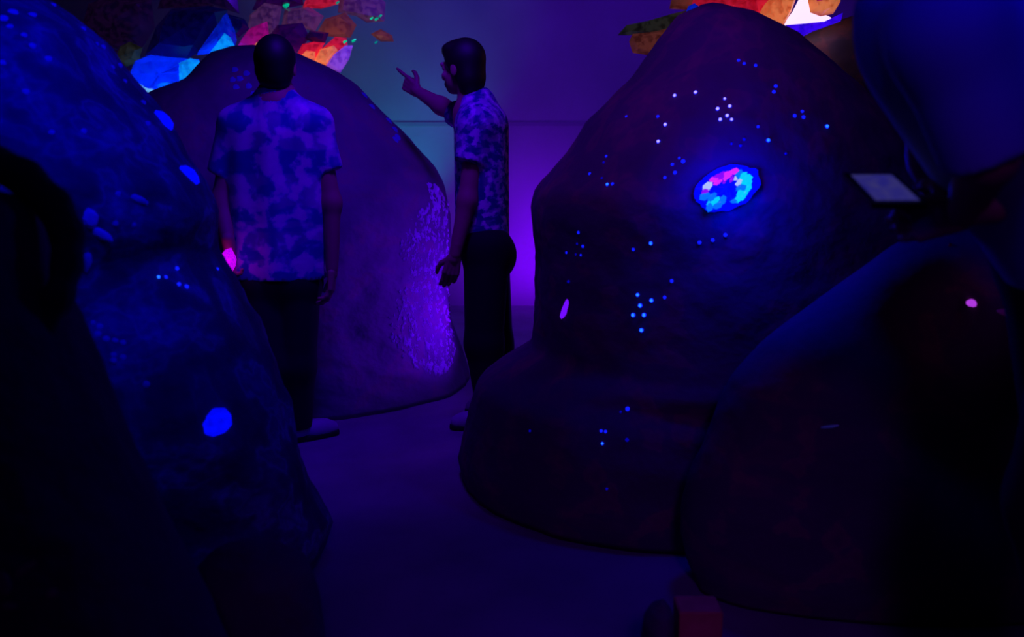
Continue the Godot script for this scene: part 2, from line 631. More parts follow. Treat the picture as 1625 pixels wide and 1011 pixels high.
# a pointed six-sided crystal from a base pixel to a tip pixel
func spike(parent: Node3D, called: String, a: Vector3, b: Vector3, r: float, m: Material, seed_ := 1) -> MeshInstance3D:
	var rng := RandomNumberGenerator.new()
	rng.seed = seed_
	var ax := (b - a).normalized()
	var B := basis_from(ax, rng.randf() * TAU)
	var st := SurfaceTool.new()
	st.begin(Mesh.PRIMITIVE_TRIANGLES)
	st.set_smooth_group(-1)
	var ring0 := []
	var ring1 := []
	var ring2 := []
	var l := a.distance_to(b)
	for i in 6:
		var ph := TAU * i / 6
		var e := (B.x * cos(ph) * rng.randf_range(0.75, 1.1) + B.y * sin(ph) * rng.randf_range(0.75, 1.1))
		ring0.append(a + e * r * 0.75)
		ring1.append(a + e * r + ax * l * 0.2)
		ring2.append(a + e * r * 0.9 + ax * l * rng.randf_range(0.62, 0.78))
	for i in 6:
		var j := (i + 1) % 6
		for p in [ring0[i], ring0[j], ring1[i], ring0[j], ring1[j], ring1[i], ring1[i], ring1[j], ring2[i], ring1[j], ring2[j], ring2[i], ring2[i], ring2[j], b, ring0[j], ring0[i], a]:
			st.add_vertex(p - parent.position)
	st.generate_normals()
	return obj(called, st.commit(), m, parent)

# ------------------------------------------------------------------ lamps
func can_lamp(called: String, label: String, at: Vector3, aim: Vector3, c: Color, energy: float, angle: float, size := 0.12) -> void:
	var o := thing(called, label, "lamp", at)
	var dir := (aim - at).normalized()
	var B := basis_from(-dir)
	var cyl := CylinderMesh.new()
	cyl.top_radius = 0.075
	cyl.bottom_radius = 0.095
	cyl.height = 0.2
	var can := obj("can_body", cyl, M.black_plastic, o)
	can.basis = B * Basis(Vector3.RIGHT, PI / 2)
	can.position = -dir * 0.0
	var lens := CylinderMesh.new()
	lens.top_radius = 0.085
	lens.bottom_radius = 0.085
	lens.height = 0.01
	var le := obj("lens", lens, glow(c, 2.0), o, dir * 0.106)
	le.basis = can.basis
	var yoke := BoxMesh.new()
	yoke.size = Vector3(0.03, 0.16, 0.03)
	if at.y < 1.5: yoke.size.y = at.y
	else: yoke.size.y = 3.3 - at.y
	obj("yoke", yoke, M.black_plastic, o, Vector3(0, yoke.size.y / 2.0 if at.y > 1.5 else -yoke.size.y / 2.0, 0))
	var l := SpotLight3D.new()
	l.name = "spot_light"
	o.add_child(l)
	l.position = dir * 0.14
	l.basis = basis_from(-dir)
	l.light_color = c
	l.light_energy = energy
	l.spot_angle = angle
	l.spot_range = 15.0
	l.spot_attenuation = 2.0
	l.light_size = size
	l.shadow_enabled = true

func omni(parent: Node3D, at: Vector3, c: Color, energy: float, size := 0.05) -> void:
	var l := OmniLight3D.new()
	l.name = "omni_light"
	parent.add_child(l, true)
	l.position = at - parent.position
	l.light_color = c
	l.light_energy = energy
	l.omni_range = 12.0
	l.omni_attenuation = 2.0
	l.light_size = size
	l.shadow_enabled = true

func bulb(called: String, label: String, at: Vector3, c: Color, energy: float, r := 0.05) -> void:
	var o := thing(called, label, "lamp", at)
	var s := SphereMesh.new()
	s.radius = r
	s.height = r * 2
	obj("globe", s, glow(c, 1.5), o)
	var k := CylinderMesh.new()
	k.top_radius = r * 0.6
	k.bottom_radius = r * 0.8
	k.height = 0.05
	obj("socket", k, M.black_plastic, o, Vector3(0, -r - 0.02, 0))
	omni(o, at, c, energy, r)

# ------------------------------------------------------------------ scene
func _ready() -> void:
	# camera
	var cam := Camera3D.new()
	cam.name = "camera"
	add_child(cam)
	cam.position = Vector3(0, CAM_Y, 0)
	cam.rotation_degrees = Vector3(PITCH, 0, 0)
	cam.fov = 37.0
	cam.near = 0.05
	var lens := CameraAttributesPhysical.new()   # the near things are out of focus
	lens.frustum_focal_length = 12.0 / tan(deg_to_rad(18.5))
	lens.frustum_focus_distance = 4.2
	lens.frustum_near = 0.05
	lens.exposure_aperture = 2.6
	cam.attributes = lens
	cam.current = true
	# environment: a closed dark room, no sky light
	var env := Environment.new()
	env.background_mode = Environment.BG_COLOR
	env.background_color = Color.BLACK
	env.ambient_light_source = Environment.AMBIENT_SOURCE_DISABLED
	env.tonemap_mode = Environment.TONE_MAPPER_LINEAR
	env.tonemap_exposure = 1.0
	env.sdfgi_enabled = true
	env.ssao_enabled = true
	env.ssil_enabled = true
	env.volumetric_fog_enabled = true
	env.volumetric_fog_density = 0.0
	var we := WorldEnvironment.new()
	we.name = "environment"
	we.environment = env
	add_child(we)
	make_materials()
	build_lamps()
	build_room()
	build_rocks()
	build_crystals()
	build_people()
	build_floor_things()
	build_smoke()

const VIOLET := Color(0.40, 0.0, 1.0)
const PURPLE := Color(0.35, 0.06, 1.0)
const INDIGO := Color(0.30, 0.0, 1.0)
const ROSE := Color(0.52, 0.12, 1.0)
const BLUE := Color(0.0, 0.0, 1.0)
const CYAN := Color(0.0, 0.75, 1.0)

func build_lamps() -> void:
	# violet flood on the floor behind the right boulder washing the back wall
	can_lamp("flood_lamp", "violet flood lamp on the floor behind the geode boulder, washing the back wall", Vector3(0.45, 0.22, -7.15), Vector3(0.12, 0.62, -8.0), Color(0.46, 0.0, 1.0), 1.6, 62.0)
	# added unseen violet flood that brightens the quartz side of the back boulder
	can_lamp("flood_lamp", "added violet flood lamp, unseen behind the geode boulder, brightening the quartz vein", Vector3(0.36, 0.22, -5.0), P(670, 440, 4.9), Color(0.38, 0.0, 1.0), 1.15, 50.0, 0.05)
	# ceiling spots
	can_lamp("ceiling_spot", "purple ceiling spot over the far end of the passage, turned to the back wall", Vector3(-0.2, 3.0, -5.6), Vector3(-0.2, 1.2, -8.0), PURPLE, 1.7, 80.0, 0.2)
	can_lamp("ceiling_spot", "added purple ceiling spot above the geode boulder, brightening the back wall", Vector3(1.9, 3.0, -5.8), Vector3(1.4, 1.6, -8.0), PURPLE, 1.2, 75.0, 0.2)  # second spot added to brighten and even out the back wall
	can_lamp("ceiling_spot", "purple ceiling spot above the two visitors", Vector3(-0.3, 3.0, -3.35), Vector3(-0.8, 0.7, -4.8), INDIGO, 3.0, 44.0, 0.2)
	can_lamp("ceiling_spot", "blue ceiling spot above the deep-blue lit boulder", Vector3(-0.2, 3.0, -1.5), Vector3(-1.3, 1.45, -2.65), BLUE, 3.2, 30.0, 0.2)
	can_lamp("ceiling_spot", "blue ceiling spot above the visitor with the phone", Vector3(-0.1, 2.7, 0.1), Vector3(0.98, 1.6, -1.6), BLUE, 3.4, 13.0, 0.2)
	can_lamp("ceiling_spot", "added pinkish violet ceiling spot brightening the geode boulder", Vector3(-0.25, 3.0, -2.2), Vector3(0.52, 1.6, -3.4), Color(0.42, 0.06, 1.0), 1.9, 27.0, 0.2)  # put in to lift the dark geode boulder, no such lamp in view
	can_lamp("ceiling_spot", "dim pinkish violet ceiling spot at the entrance end, over the floor", Vector3(0.3, 2.6, 1.5), Vector3(0.3, 0.0, -2.4), ROSE, 1.7, 16.0, 0.25)

func build_room() -> void:
	structure("floor", Vector3(10.4, 0.2, 10.8), Vector3(0, -0.1, -3.0), M.floor, "smooth grey concrete floor")
	structure("ceiling", Vector3(10.4, 0.2, 10.8), Vector3(0, 3.4, -3.0), M.black_wall, "black ceiling")
	structure("wall_back", Vector3(10.4, 3.4, 0.2), Vector3(0, 1.65, -8.1), M.wall, "pale wall at the end of the passage washed in purple light")
	structure("wall_left", Vector3(0.2, 3.4, 10.8), Vector3(-5.1, 1.65, -3.0), M.black_wall, "black side wall")
	structure("wall_right", Vector3(0.2, 3.4, 10.8), Vector3(5.1, 1.65, -3.0), M.black_wall, "black side wall")
	structure("wall_front", Vector3(10.4, 3.4, 0.2), Vector3(0, 1.65, 2.2), M.black_wall, "black wall at the entrance end")
	var y := P(870, 197, 8.0).y
	structure("trim_1", Vector3(10.0, 0.03, 0.008), Vector3(0, y, -7.996), M.trim, "narrow rail along the back wall")

var right: Boulder
var left: Boulder
var back: Boulder
var front_right: Boulder
var front_left: Boulder

func build_rocks() -> void:
	# --- back dome
	back = make_boulder(5.35, [[74, 365, 435, .06], [85, 337, 475, .2], [105, 320, 520, .33], [130, 300, 560, .45], [150, 245, 580, .52], [170, 218, 600, .6], [210, 190, 640, .68], [255, 170, 678, .75], [295, 160, 702, .8], [340, 150, 712, .85], [400, 145, 714, .88], [450, 140, 714, .9], [520, 140, 722, .92], [560, 140, 733, .93], [602, 140, 742, .93]], 0.035, 3, 1.3)
	var o := place_boulder(back, "domed_boulder", "big smooth domed boulder with a glittering quartz vein, behind the two visitors", M.rock_back)
	quartz_vein(o)
	for q in [[373, 112], [381, 126], [392, 118], [375, 140], [395, 138], [370, 128], [403, 150]]:
		stone_on(back, o, "blue_fleck", q[0], q[1], 7, 15, M.blue_paint, 0.3, int(q[0]), 0.4)
	for q in [[578, 152], [590, 170], [617, 192], [626, 206], [631, 218], [627, 222]]:
		stone_on(back, o, "blue_fleck", q[0], q[1], 7, 13, M.blue_paint, 0.4, int(q[0]), 0.4)
	# --- right boulder
	right = make_boulder(3.7, [[8, 1112, 1150, .05], [25, 1075, 1200, .2], [60, 1047, 1262, .34], [125, 1003, 1330, .5], [165, 962, 1370, .57], [195, 932, 1400, .62], [240, 903, 1430, .68], [275, 872, 1450, .71], [300, 848, 1465, .73], [330, 841, 1480, .74], [400, 845, 1490, .75], [500, 846, 1470, .77], [545, 845, 1460, .79], [562, 822, 1450, .8], [580, 788, 1440, .76], [602, 758, 1420, .78], [650, 741, 1400, .8], [720, 728, 1390, .8], [757, 734, 1380, .78]], 0.03, 8, 1.5)
	o = place_boulder(right, "boulder", "tall dark boulder studded with blue fibre lights and an oval glowing geode", M.rock_right)
	geode(o)
	for q in [[1071, 152, 4], [1104, 147, 4], [1139, 173, 4], [1150, 157, 3.2], [1158, 169, 4], [1143, 190, 4], [1154, 184, 4], [1161, 190, 3.6], [1045, 225, 4], [1056, 198, 4]]:
		led_on(right, o, q[0], q[1], q[2], M.led_white)
	for q in [[1033, 386, 4], [1012, 468, 4], [1034, 477, 4.6], [1016, 485, 4.6], [1005, 500, 4.6], [1022, 500, 4.6], [1018, 524, 4.6], [1219, 223, 4], [1312, 201, 4], [964, 293, 3.5], [956, 704, 3.2]]:
		led_on(right, o, q[0], q[1], q[2], M.led_cyan)
	for q in [[1172, 96, 3], [1181, 101, 3], [1199, 104, 3], [1044, 185, 3.2], [994, 185, 2.6], [1228, 146, 3.4], [1231, 137, 3.4], [1261, 184, 3.6], [1275, 186, 3.6], [1273, 177, 3.4], [1203, 201, 3], [962, 248, 2.5], [936, 276, 3], [972, 292, 3], [1084, 256, 4], [1078, 251, 2.6], [1067, 261, 3], [1071, 274, 3.5], [1055, 282, 3.2], [1005, 396, 3], [1110, 385, 4], [1131, 381, 4], [1151, 373, 3.6], [1066, 446, 3.8], [1055, 472, 3.6], [918, 369, 3], [925, 391, 3], [899, 401, 2.5], [922, 405, 2.6], [996, 649, 4.6], [954, 684, 3.2], [961, 685, 3.2]]:
		led_on(right, o, q[0], q[1], q[2], M.led)
	for q in [[1181, 221, 3.4], [1175, 231, 3.4], [1247, 244, 3], [1161, 228, 2.6], [958, 258, 2.6], [955, 283, 2.6], [916, 387, 2.6], [914, 404, 2.6], [985, 654, 3], [995, 698, 3.6], [963, 776, 3], [1158, 617, 4], [1157, 631, 4], [841, 684, 2.6], [902, 447, 3]]:
		led_on(right, o, q[0], q[1], q[2], M.led_dim)
	stone_on(right, o, "violet_crystal", 899, 487, 9, 46, glow(Color(0.45, 0.05, 1.0), 1.0), -0.42, 7, 0.5, "violet crystal sliver with painted glow")  # emission stands in for violet light falling on this sliver
	# --- rock behind it on the right
	var br := make_boulder(5.45, [[26, 1350, 1400, .06], [36, 1318, 1450, .18], [50, 1285, 1500, .25], [70, 1245, 1540, .32], [150, 1220, 1580, .4], [300, 1215, 1620, .42], [500, 1215, 1640, .42], [596, 1215, 1640, .4]], 0.03, 15)
	place_boulder(br, "boulder", "dark reddish boulder behind the geode boulder, beneath the white-hot crystal", M.rock_right)
	# --- left boulder
	left = make_boulder(2.75, [[-34, -110, 10, .08], [-15, -170, 50, .2], [0, -210, 77, .28], [15, -230, 98, .32], [60, -260, 152, .42], [110, -280, 186, .48], [150, -295, 220, .53], [205, -310, 262, .57], [250, -320, 284, .6], [290, -325, 314, .62], [340, -330, 334, .62], [400, -330, 330, .58], [450, -330, 358, .58], [520, -330, 398, .64], [590, -330, 428, .66], [650, -330, 448, .66], [720, -330, 466, .66], [790, -330, 490, .66], [850, -330, 508, .64], [890, -330, 500, .62], [918, -330, 488, .6]], 0.05, 21, 1.8)
	left.dents = [[P(250, 440, 2.3), 0.16, -0.10], [P(330, 390, 2.45), 0.12, -0.07], [P(150, 470, 2.2), 0.15, -0.08]]
	o = place_boulder(left, "boulder", "big deep-blue lit boulder set with round and long blue glowing stones", M.rock_left)
	stone_on(left, o, "glowing_stone", 342, 670, 44, 50, M.stone_blue, 0.2, 3, 0.6, "round flat blue glowing stone")
	stone_on(left, o, "glowing_stone", 259, 193, 22, 40, M.stone_blue, 0.5, 4, 0.6, "long blue glowing stone at the rim")
	stone_on(left, o, "glowing_stone", 300, 279, 20, 42, M.stone_blue, 0.65, 5, 0.6, "long blue glowing stone at the rim, the lower one")
	stone_on(left, o, "pale_stone", 142, 347, 24, 36, M.pale_paint, 0.25, 6, 0.5)
	stone_on(left, o, "pale_stone", 160, 371, 42, 17, M.pale_paint, -0.65, 7, 0.5)
	stone_on(left, o, "pale_stone", 137, 415, 14, 36, M.fleck_paint, -0.1, 8, 0.5)
	stone_on(left, o, "pale_stone", 219, 316, 26, 14, M.fleck_paint, -0.4, 9, 0.5)
	for q in [[251, 440, 4.2]]: led_on(left, o, q[0], q[1], q[2], M.led_cyan)
	for q in [[263, 440, 4], [281, 426, 4], [284, 451, 4], [296, 455, 4.6], [345, 427, 3]]: led_on(left, o, q[0], q[1], q[2], M.led)
	for q in [[4, 30, 6], [20, 20, 6], [51, 24, 5], [84, 8, 4], [15, 42, 4], [38, 56, 4], [51, 73, 4.5], [3, 100, 5], [41, 146, 5], [132, 46, 4], [163, 75, 4], [178, 107, 4], [190, 104, 4], [198, 129, 3.5], [227, 163, 4], [234, 196, 4], [183, 355, 5], [212, 357, 4], [186, 308, 5], [231, 322, 4], [158, 518, 5], [155, 530, 5], [168, 538, 5.5], [182, 541, 5], [195, 544, 5], [180, 563, 4.5], [180, 572, 5], [195, 567, 5], [157, 571, 5], [141, 557, 5], [148, 512, 4], [232, 610, 6], [76, 94, 5], [82, 210, 4], [133, 208, 4]]:
		stone_on(left, o, "pale_fleck", q[0], q[1], q[2] * 2.0, q[2] * 2.2, M.fleck_paint, 0.4, int(q[0] + q[1]), 0.35)
	led_on(left, o, 154, 70, 3.5, M.led_dim)
	# --- low dark rock in front of the left boulder
	var low := make_boulder(1.95, [[868, 350, 410, .04], [880, 330, 455, .09], [902, 310, 488, .13], [950, 290, 504, .16], [1011, 270, 514, .17], [1168, 250, 520, .17]], 0.04, 28)
	place_boulder(low, "boulder", "low black rock at the foot of the deep-blue boulder", M.rock_dark)
	# --- black foreground rock at the far left
	front_left = make_boulder(1.5, [[296, -170, -40, .05], [312, -250, 12, .14], [340, -300, 34, .2], [400, -330, 48, .25], [450, -340, 62, .27], [520, -345, 94, .29], [600, -350, 130, .3], [750, -350, 190, .32], [890, -350, 260, .33], [1011, -350, 325, .34], [1200, -350, 400, .36], [1403, -350, 440, .36]], 0.03, 33)
	o = place_boulder(front_left, "boulder", "black unlit boulder with an arched rock spur, in front of the deep-blue boulder", M.rock_dark)
	spur(o)
	for q in [[38, 904, 46, 16, 0.3], [6, 925, 22, 50, 0.1], [82, 942, 20, 18, 0.0], [14, 962, 30, 14, -0.4]]:
		stone_on(front_left, o, "pink_stone", q[0], q[1], q[2], q[3], mat(Color(0.75, 0.3, 0.5), 0.6), q[4], int(q[1]), 0.3, "dull pink stone chip")
	# --- front right boulder with a dark niche
	front_right = make_boulder(2.7, [[357, 1490, 1550, .05], [370, 1458, 1600, .13], [398, 1415, 1680, .19], [440, 1358, 1740, .23], [480, 1300, 1780, .25], [540, 1215, 1800, .27], [600, 1160, 1820, .28], [680, 1122, 1830, .29], [740, 1096, 1835, .29], [800, 1080, 1835, .29], [850, 1082, 1830, .28], [900, 1094, 1825, .27], [931, 1102, 1820, .25]], 0.03, 44)
	front_right.dents = [[P(1495, 505, 2.44), 0.125, -0.55]]
	o = place_boulder(front_right, "boulder", "dark rounded boulder with a black niche holding a pink glint, before the geode boulder", M.rock_right)
	stone_on(front_right, o, "glowing_stone", 1543, 481, 15, 14, glow(Color(0.75, 0.25, 0.95), 0.8), 0.0, 3, 0.8, "pink-white glowing stone in the niche")
	stone_on(front_right, o, "pink_stone", 1598, 497, 34, 12, mat(Color(0.85, 0.45, 0.7), 0.5), -0.2, 4, 0.5, "dull magenta stone beside the niche")
	omni(o, P(1562, 478, 2.38), Color(0.85, 0.2, 1.0), 0.0005, 0.01)
	stone_on(front_right, o, "glint_sliver", 1317, 677, 30, 5, glow(Color(0.18, 0.16, 0.6), 0.2), 0.2, 5, 0.6, "pale sliver painting a glint")  # faint emission imitates a thin line of glinting light
	led_on(front_right, o, 1507, 389, 4, mat(Color(0.8, 0.3, 0.2), 0.5))

func quartz_vein(o: Node3D) -> void:
	# thousands of small quartz points in wavy rows over the right flank of the dome
	var rng := RandomNumberGenerator.new()
	rng.seed = 99
	var edges := [[292, 678, 690], [320, 682, 712], [345, 655, 710], [375, 640, 712], [400, 632, 712], [430, 640, 713], [470, 632, 715], [500, 618, 717], [530, 616, 720], [560, 632, 722], [580, 652, 716], [594, 680, 705]]
	var st := SurfaceTool.new()
	st.begin(Mesh.PRIMITIVE_TRIANGLES)
	st.set_smooth_group(-1)
	var wav := FastNoiseLite.new()
	wav.seed = 4
	wav.frequency = 0.02
	for n in 5200:
		var i := rng.randi_range(0, edges.size() - 2)
		var t := rng.randf()
		var py := lerpf(edges[i][0], edges[i + 1][0], t)
		var a := lerpf(edges[i][1], edges[i + 1][1], t)
		var c := lerpf(edges[i][2], edges[i + 1][2], t)
		var u := rng.randf()
		var px := lerpf(a, c, u)
		# long wavy threads with bare rock between them
		var w := sin(px * 0.62 + wav.get_noise_2d(px * 0.7, py * 0.9) * 9.0) + wav.get_noise_2d(px * 3.5, py * 1.8) * 2.2 + rng.randf_range(-0.5, 0.5)
		if w < 0.15 or (u < 0.15 and rng.randf() < 0.6): continue
		var h := back.hit(Vector3(0, CAM_Y, 0), ray_dir(px, py))
		if h == Vector3.ZERO or h.z < -5.9: continue
		var nn := back.normal_at(h)
		var s := rng.randf_range(0.003, 0.007)
		var B := basis_from(nn, rng.randf_range(-0.4, 0.4))
		var tip := h + (nn + Vector3(rng.randf_range(-.6, .6), rng.randf_range(-.5, .5), rng.randf_range(-.6, .6))).normalized() * s * 1.3
		var ring := []
		for k in 4:
			ring.append(h - nn * 0.006 + (B.x * cos(TAU * k / 4) + B.y * sin(TAU * k / 4) * 3.2) * s)
		for k in 4:
			for p in [ring[k], ring[(k + 1) % 4], tip]: st.add_vertex(p - o.position)
	st.generate_normals()
	var q := obj("quartz_vein", st.commit(), M.quartz, o)
	tag(q, "glittering violet quartz vein running down the flank", "", "", "stuff")

func geode(o: Node3D) -> void:
	var g := stone_on(right, o, "geode", 1154, 299, 100, 70, M.stone_blue, 0.42, 12, 0.35, "oval blue glowing geode with cyan and pink facets")
	g.mesh = faceted(0.105, 0.068, 0.03, 12, 12, 28)
	var pink := glow(Color(0.95, 0.16, 0.95), 0.8)
	var magenta := glow(Color(0.62, 0.04, 0.98), 0.7)
	var cyan := glow(Color(0.02, 0.80, 1.0), 1.0)
	var azure := glow(Color(0.02, 0.45, 1.0), 0.9)
	var pale := glow(Color(0.72, 0.78, 1.0), 0.9)
	var n := g.basis.z
	var c := g.position + o.position
	var rng := RandomNumberGenerator.new()
	rng.seed = 8
	var list := []
	for k in 13: list.append([lerpf(1132, 1168, rng.randf()) , 0.0, pink if k % 3 else magenta, 0])
	for q in list: q[1] = 292.0 - (q[0] - 1130) * 0.36 + rng.randf_range(-8, 6)
	for q in [[1166, 285, pale], [1172, 279, azure], [1178, 280, cyan], [1185, 283, cyan], [1188, 290, cyan], [1180, 289, cyan], [1172, 290, pale], [1187, 299, cyan], [1180, 299, azure], [1174, 297, azure], [1182, 308, cyan], [1175, 307, cyan], [1172, 315, cyan], [1166, 319, azure], [1178, 313, cyan],
		[1131, 322, cyan], [1127, 326, azure], [1136, 318, cyan], [1138, 326, azure], [1144, 322, azure], [1146, 317, azure], [1131, 314, azure], [1123, 296, pale], [1120, 303, magenta], [1119, 311, azure]]:
		list.append([q[0], q[1], q[2], 1])
	for q in list:
		var d := ray_dir(q[0], q[1])
		var h = Plane(n, c + n * 0.024).intersects_ray(Vector3(0, CAM_Y, 0), d)
		var f := MeshInstance3D.new()
		f.name = "facet"
		var w := rng.randf_range(0.014, 0.024)
		f.mesh = faceted(w, w * rng.randf_range(0.45, 0.7), 0.006, rng.randi(), 4, 6)
		f.material_override = q[2]
		g.add_child(f, true)
		f.basis = Basis(Vector3(0, 0, 1), rng.randf_range(-0.3, 0.9))
		f.position = g.basis.inverse() * (h - c)
	omni(o, c + n * 0.11, Color(0.0, 0.02, 1.0), 0.16, 0.06)

func spur(o: Node3D) -> void:
	var path := [P(-130, 330, 1.5), P(-70, 262, 1.52), P(-10, 258, 1.55), P(40, 282, 1.56), P(85, 325, 1.56), P(106, 370, 1.55), P(107, 420, 1.53), P(95, 470, 1.5), P(70, 520, 1.48)]
	var rad := [0.03, 0.028, 0.026, 0.027, 0.026, 0.024, 0.022, 0.02, 0.022]
	var pr := []
	for i in path.size() - 1: pr.append(cap(path[i], path[i + 1], rad[i], rad[i + 1]))
	obj("rock_spur", sdf_mesh([[pr, 0.008, 0.02]], o.position), M.rock_dark, o)

# ------------------------------------------------------------------ crystal heaps
func build_crystals() -> void:
	var grain := noise_tex(101, 0.03, [[0.0, Color(0.25, 0.25, 0.3)], [0.45, Color(0.7, 0.7, 0.7)], [0.6, Color(1, 1, 1)], [1.0, Color(1, 1, 1)]], 4, 256)
	var C := {
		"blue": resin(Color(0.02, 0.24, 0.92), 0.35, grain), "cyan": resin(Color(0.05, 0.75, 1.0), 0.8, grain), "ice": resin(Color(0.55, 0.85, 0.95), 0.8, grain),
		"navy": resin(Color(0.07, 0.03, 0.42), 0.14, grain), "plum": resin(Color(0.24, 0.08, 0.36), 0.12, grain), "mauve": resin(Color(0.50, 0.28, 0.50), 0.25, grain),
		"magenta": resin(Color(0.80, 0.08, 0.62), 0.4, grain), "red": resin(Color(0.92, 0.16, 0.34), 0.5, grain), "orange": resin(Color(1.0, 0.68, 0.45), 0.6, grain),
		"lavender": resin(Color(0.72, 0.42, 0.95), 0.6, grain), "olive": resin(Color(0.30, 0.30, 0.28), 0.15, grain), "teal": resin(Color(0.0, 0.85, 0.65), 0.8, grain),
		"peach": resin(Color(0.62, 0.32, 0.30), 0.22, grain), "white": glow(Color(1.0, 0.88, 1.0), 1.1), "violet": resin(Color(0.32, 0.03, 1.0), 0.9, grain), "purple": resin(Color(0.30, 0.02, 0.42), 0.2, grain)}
	# heap behind the dome
	var mound := make_boulder(6.85, [[104, 330, 420, .06], [122, 250, 510, .2], [150, 190, 545, .28], [220, 140, 570, .34], [350, 110, 590, .38], [524, 100, 600, .4]], 0.03, 61)
	place_boulder(mound, "rock_mound", "dark rock mound behind the domed boulder, carrying the blue and red crystals", M.rock_dark, "rock")
	var n := 0
	# [name, label, polygon, depth, thickness, material]
	for q in [
		["resin_crystal", "bright cyan and blue slab of crystal resting on the domed boulder beside the deep-blue boulder", [[206, 117], [214, 97], [238, 87], [275, 91], [316, 94], [319, 108], [304, 118], [301, 135], [262, 138], [246, 146], [231, 156], [221, 141]], 6.55, .16, "blue"],
		["resin_crystal", "pale cyan triangular crystal at the lower edge of the blue slab", [[218, 132], [245, 142], [234, 160], [228, 158]], 6.48, .06, "ice"],
		["resin_crystal", "glowing cyan corner crystal on top of the blue slab", [[283, 100], [302, 92], [316, 96], [318, 106], [305, 116], [301, 133], [285, 130]], 6.47, .07, "cyan"],
		["resin_crystal", "upright blue crystal with a dark pointed crown above the domed boulder", [[312, 88], [330, 60], [347, 36], [360, 20], [372, 46], [376, 64], [371, 78], [345, 84]], 6.55, .14, "blue"],
		["resin_crystal", "brilliant cyan wedge crystal at the foot of the upright blue crystal", [[331, 86], [345, 68], [356, 52], [366, 60], [373, 74], [368, 80], [342, 86]], 6.45, .06, "cyan"],
		["resin_crystal", "dark indigo crystal block leaning above the blue slab", [[230, 88], [248, 42], [272, 14], [330, 9], [362, 16], [345, 40], [318, 82], [296, 94]], 6.70, .2, "navy"],
		["resin_crystal", "small dark indigo crystal beside the upright blue crystal", [[360, 22], [388, 30], [396, 46], [378, 60], [368, 44]], 6.60, .1, "navy"],
		["resin_crystal", "magenta crystal leaning beside the back of the visitor's head", [[374, 78], [386, 58], [398, 44], [424, 34], [428, 60], [412, 78]], 6.60, .12, "magenta"],
		["resin_crystal", "mauve crystal behind the magenta crystal", [[392, 50], [396, 24], [420, 4], [448, 10], [440, 50], [424, 62]], 6.80, .12, "mauve"],
		["resin_crystal", "crimson crystal above the visitor's dark hair", [[420, 66], [440, 40], [480, 36], [492, 60], [470, 84], [440, 90]], 6.65, .14, "purple"],
		["resin_crystal", "orange sliver of crystal between magenta crystal and dark hair", [[396, 80], [408, 66], [424, 70], [424, 86]], 6.55, .06, "orange"],
		["resin_crystal", "red glowing crystal beside the visitor's dark hair", [[470, 88], [480, 70], [498, 66], [516, 68], [506, 84], [500, 96], [484, 94]], 6.55, .1, "red"],
		["resin_crystal", "orange glowing crystal at the foot of the red crystal", [[474, 92], [486, 80], [500, 82], [500, 98], [490, 98]], 6.49, .05, "orange"],
		["resin_crystal", "orange glowing crystal between red and lavender crystals", [[498, 98], [508, 78], [530, 72], [536, 80], [522, 96], [518, 106]], 6.53, .08, "orange"],
		["resin_crystal", "crimson pointed crystal above the lavender crystal", [[512, 76], [532, 58], [550, 60], [552, 74], [534, 82]], 6.60, .08, "red"],
		["resin_crystal", "lavender glassy crystal beside the orange crystals", [[516, 106], [530, 86], [548, 72], [560, 72], [554, 94], [540, 116]], 6.53, .08, "lavender"],
		["resin_crystal", "dark purple block crystal above the red crystal", [[484, 62], [492, 48], [522, 52], [516, 68], [498, 68]], 6.63, .08, "plum"],
		["resin_crystal", "peach crystal fading into the smoke above the heap", [[500, 56], [516, 30], [548, 20], [566, 40], [556, 60], [526, 58]], 6.85, .12, "peach"],
		["resin_crystal", "mauve crystal high on the heap beside the peach crystal", [[446, 44], [452, 14], [490, 10], [514, 26], [500, 50], [474, 44]], 6.85, .12, "mauve"],
		["resin_crystal", "scarlet crystal at the top of the heap", [[480, 12], [490, -14], [534, -20], [538, 6], [510, 14]], 6.85, .12, "red"],
		["resin_crystal", "purple crystal at the top of the heap beside the scarlet crystal", [[400, 16], [420, -26], [474, -30], [482, 8], [446, 14]], 6.90, .14, "purple"],
		["resin_crystal", "dusky mauve crystal bearing a row of painted teal glints", [[536, 20], [540, -16], [580, -24], [612, 4], [610, 34], [582, 36], [566, 26]], 6.95, .12, "mauve"],
		["resin_crystal", "grey-green crystal between the plum crystals and the blue slab", [[184, 96], [190, 74], [206, 66], [226, 76], [220, 98], [200, 106]], 6.75, .1, "olive"],
		["resin_crystal", "large plum crystal block above the grey-green crystal", [[128, 50], [140, 6], [190, -14], [240, 0], [246, 44], [226, 76], [186, 78]], 6.95, .2, "plum"],
		["resin_crystal", "plum crystal below the grey-green crystal, beside the deep-blue boulder", [[150, 110], [160, 76], [188, 80], [206, 110], [206, 140], [170, 150]], 6.90, .16, "plum"],
		["resin_crystal", "dusky violet crystal at the very top of the heap above the indigo block", [[250, 14], [262, -24], [330, -34], [376, -8], [380, 22], [340, 10]], 6.95, .14, "plum"],
		["resin_crystal", "small peach sliver of crystal hanging alone in the smoke", [[588, 54], [604, 46], [622, 56], [625, 66], [604, 66]], 7.15, .05, "peach"]]:
		n += 1
		var c := Vector3.ZERO
		var low := 1e9
		for w in q[2]:
			var p := P(w[0], w[1], q[3])
			c += p
			low = minf(low, p.y)
		c /= q[2].size()
		var t := thing(q[0], q[1], "crystal", Vector3(c.x, low, c.z))
		slab(t, "crystal_body", q[2], q[3], q[4], C[q[5]], n)
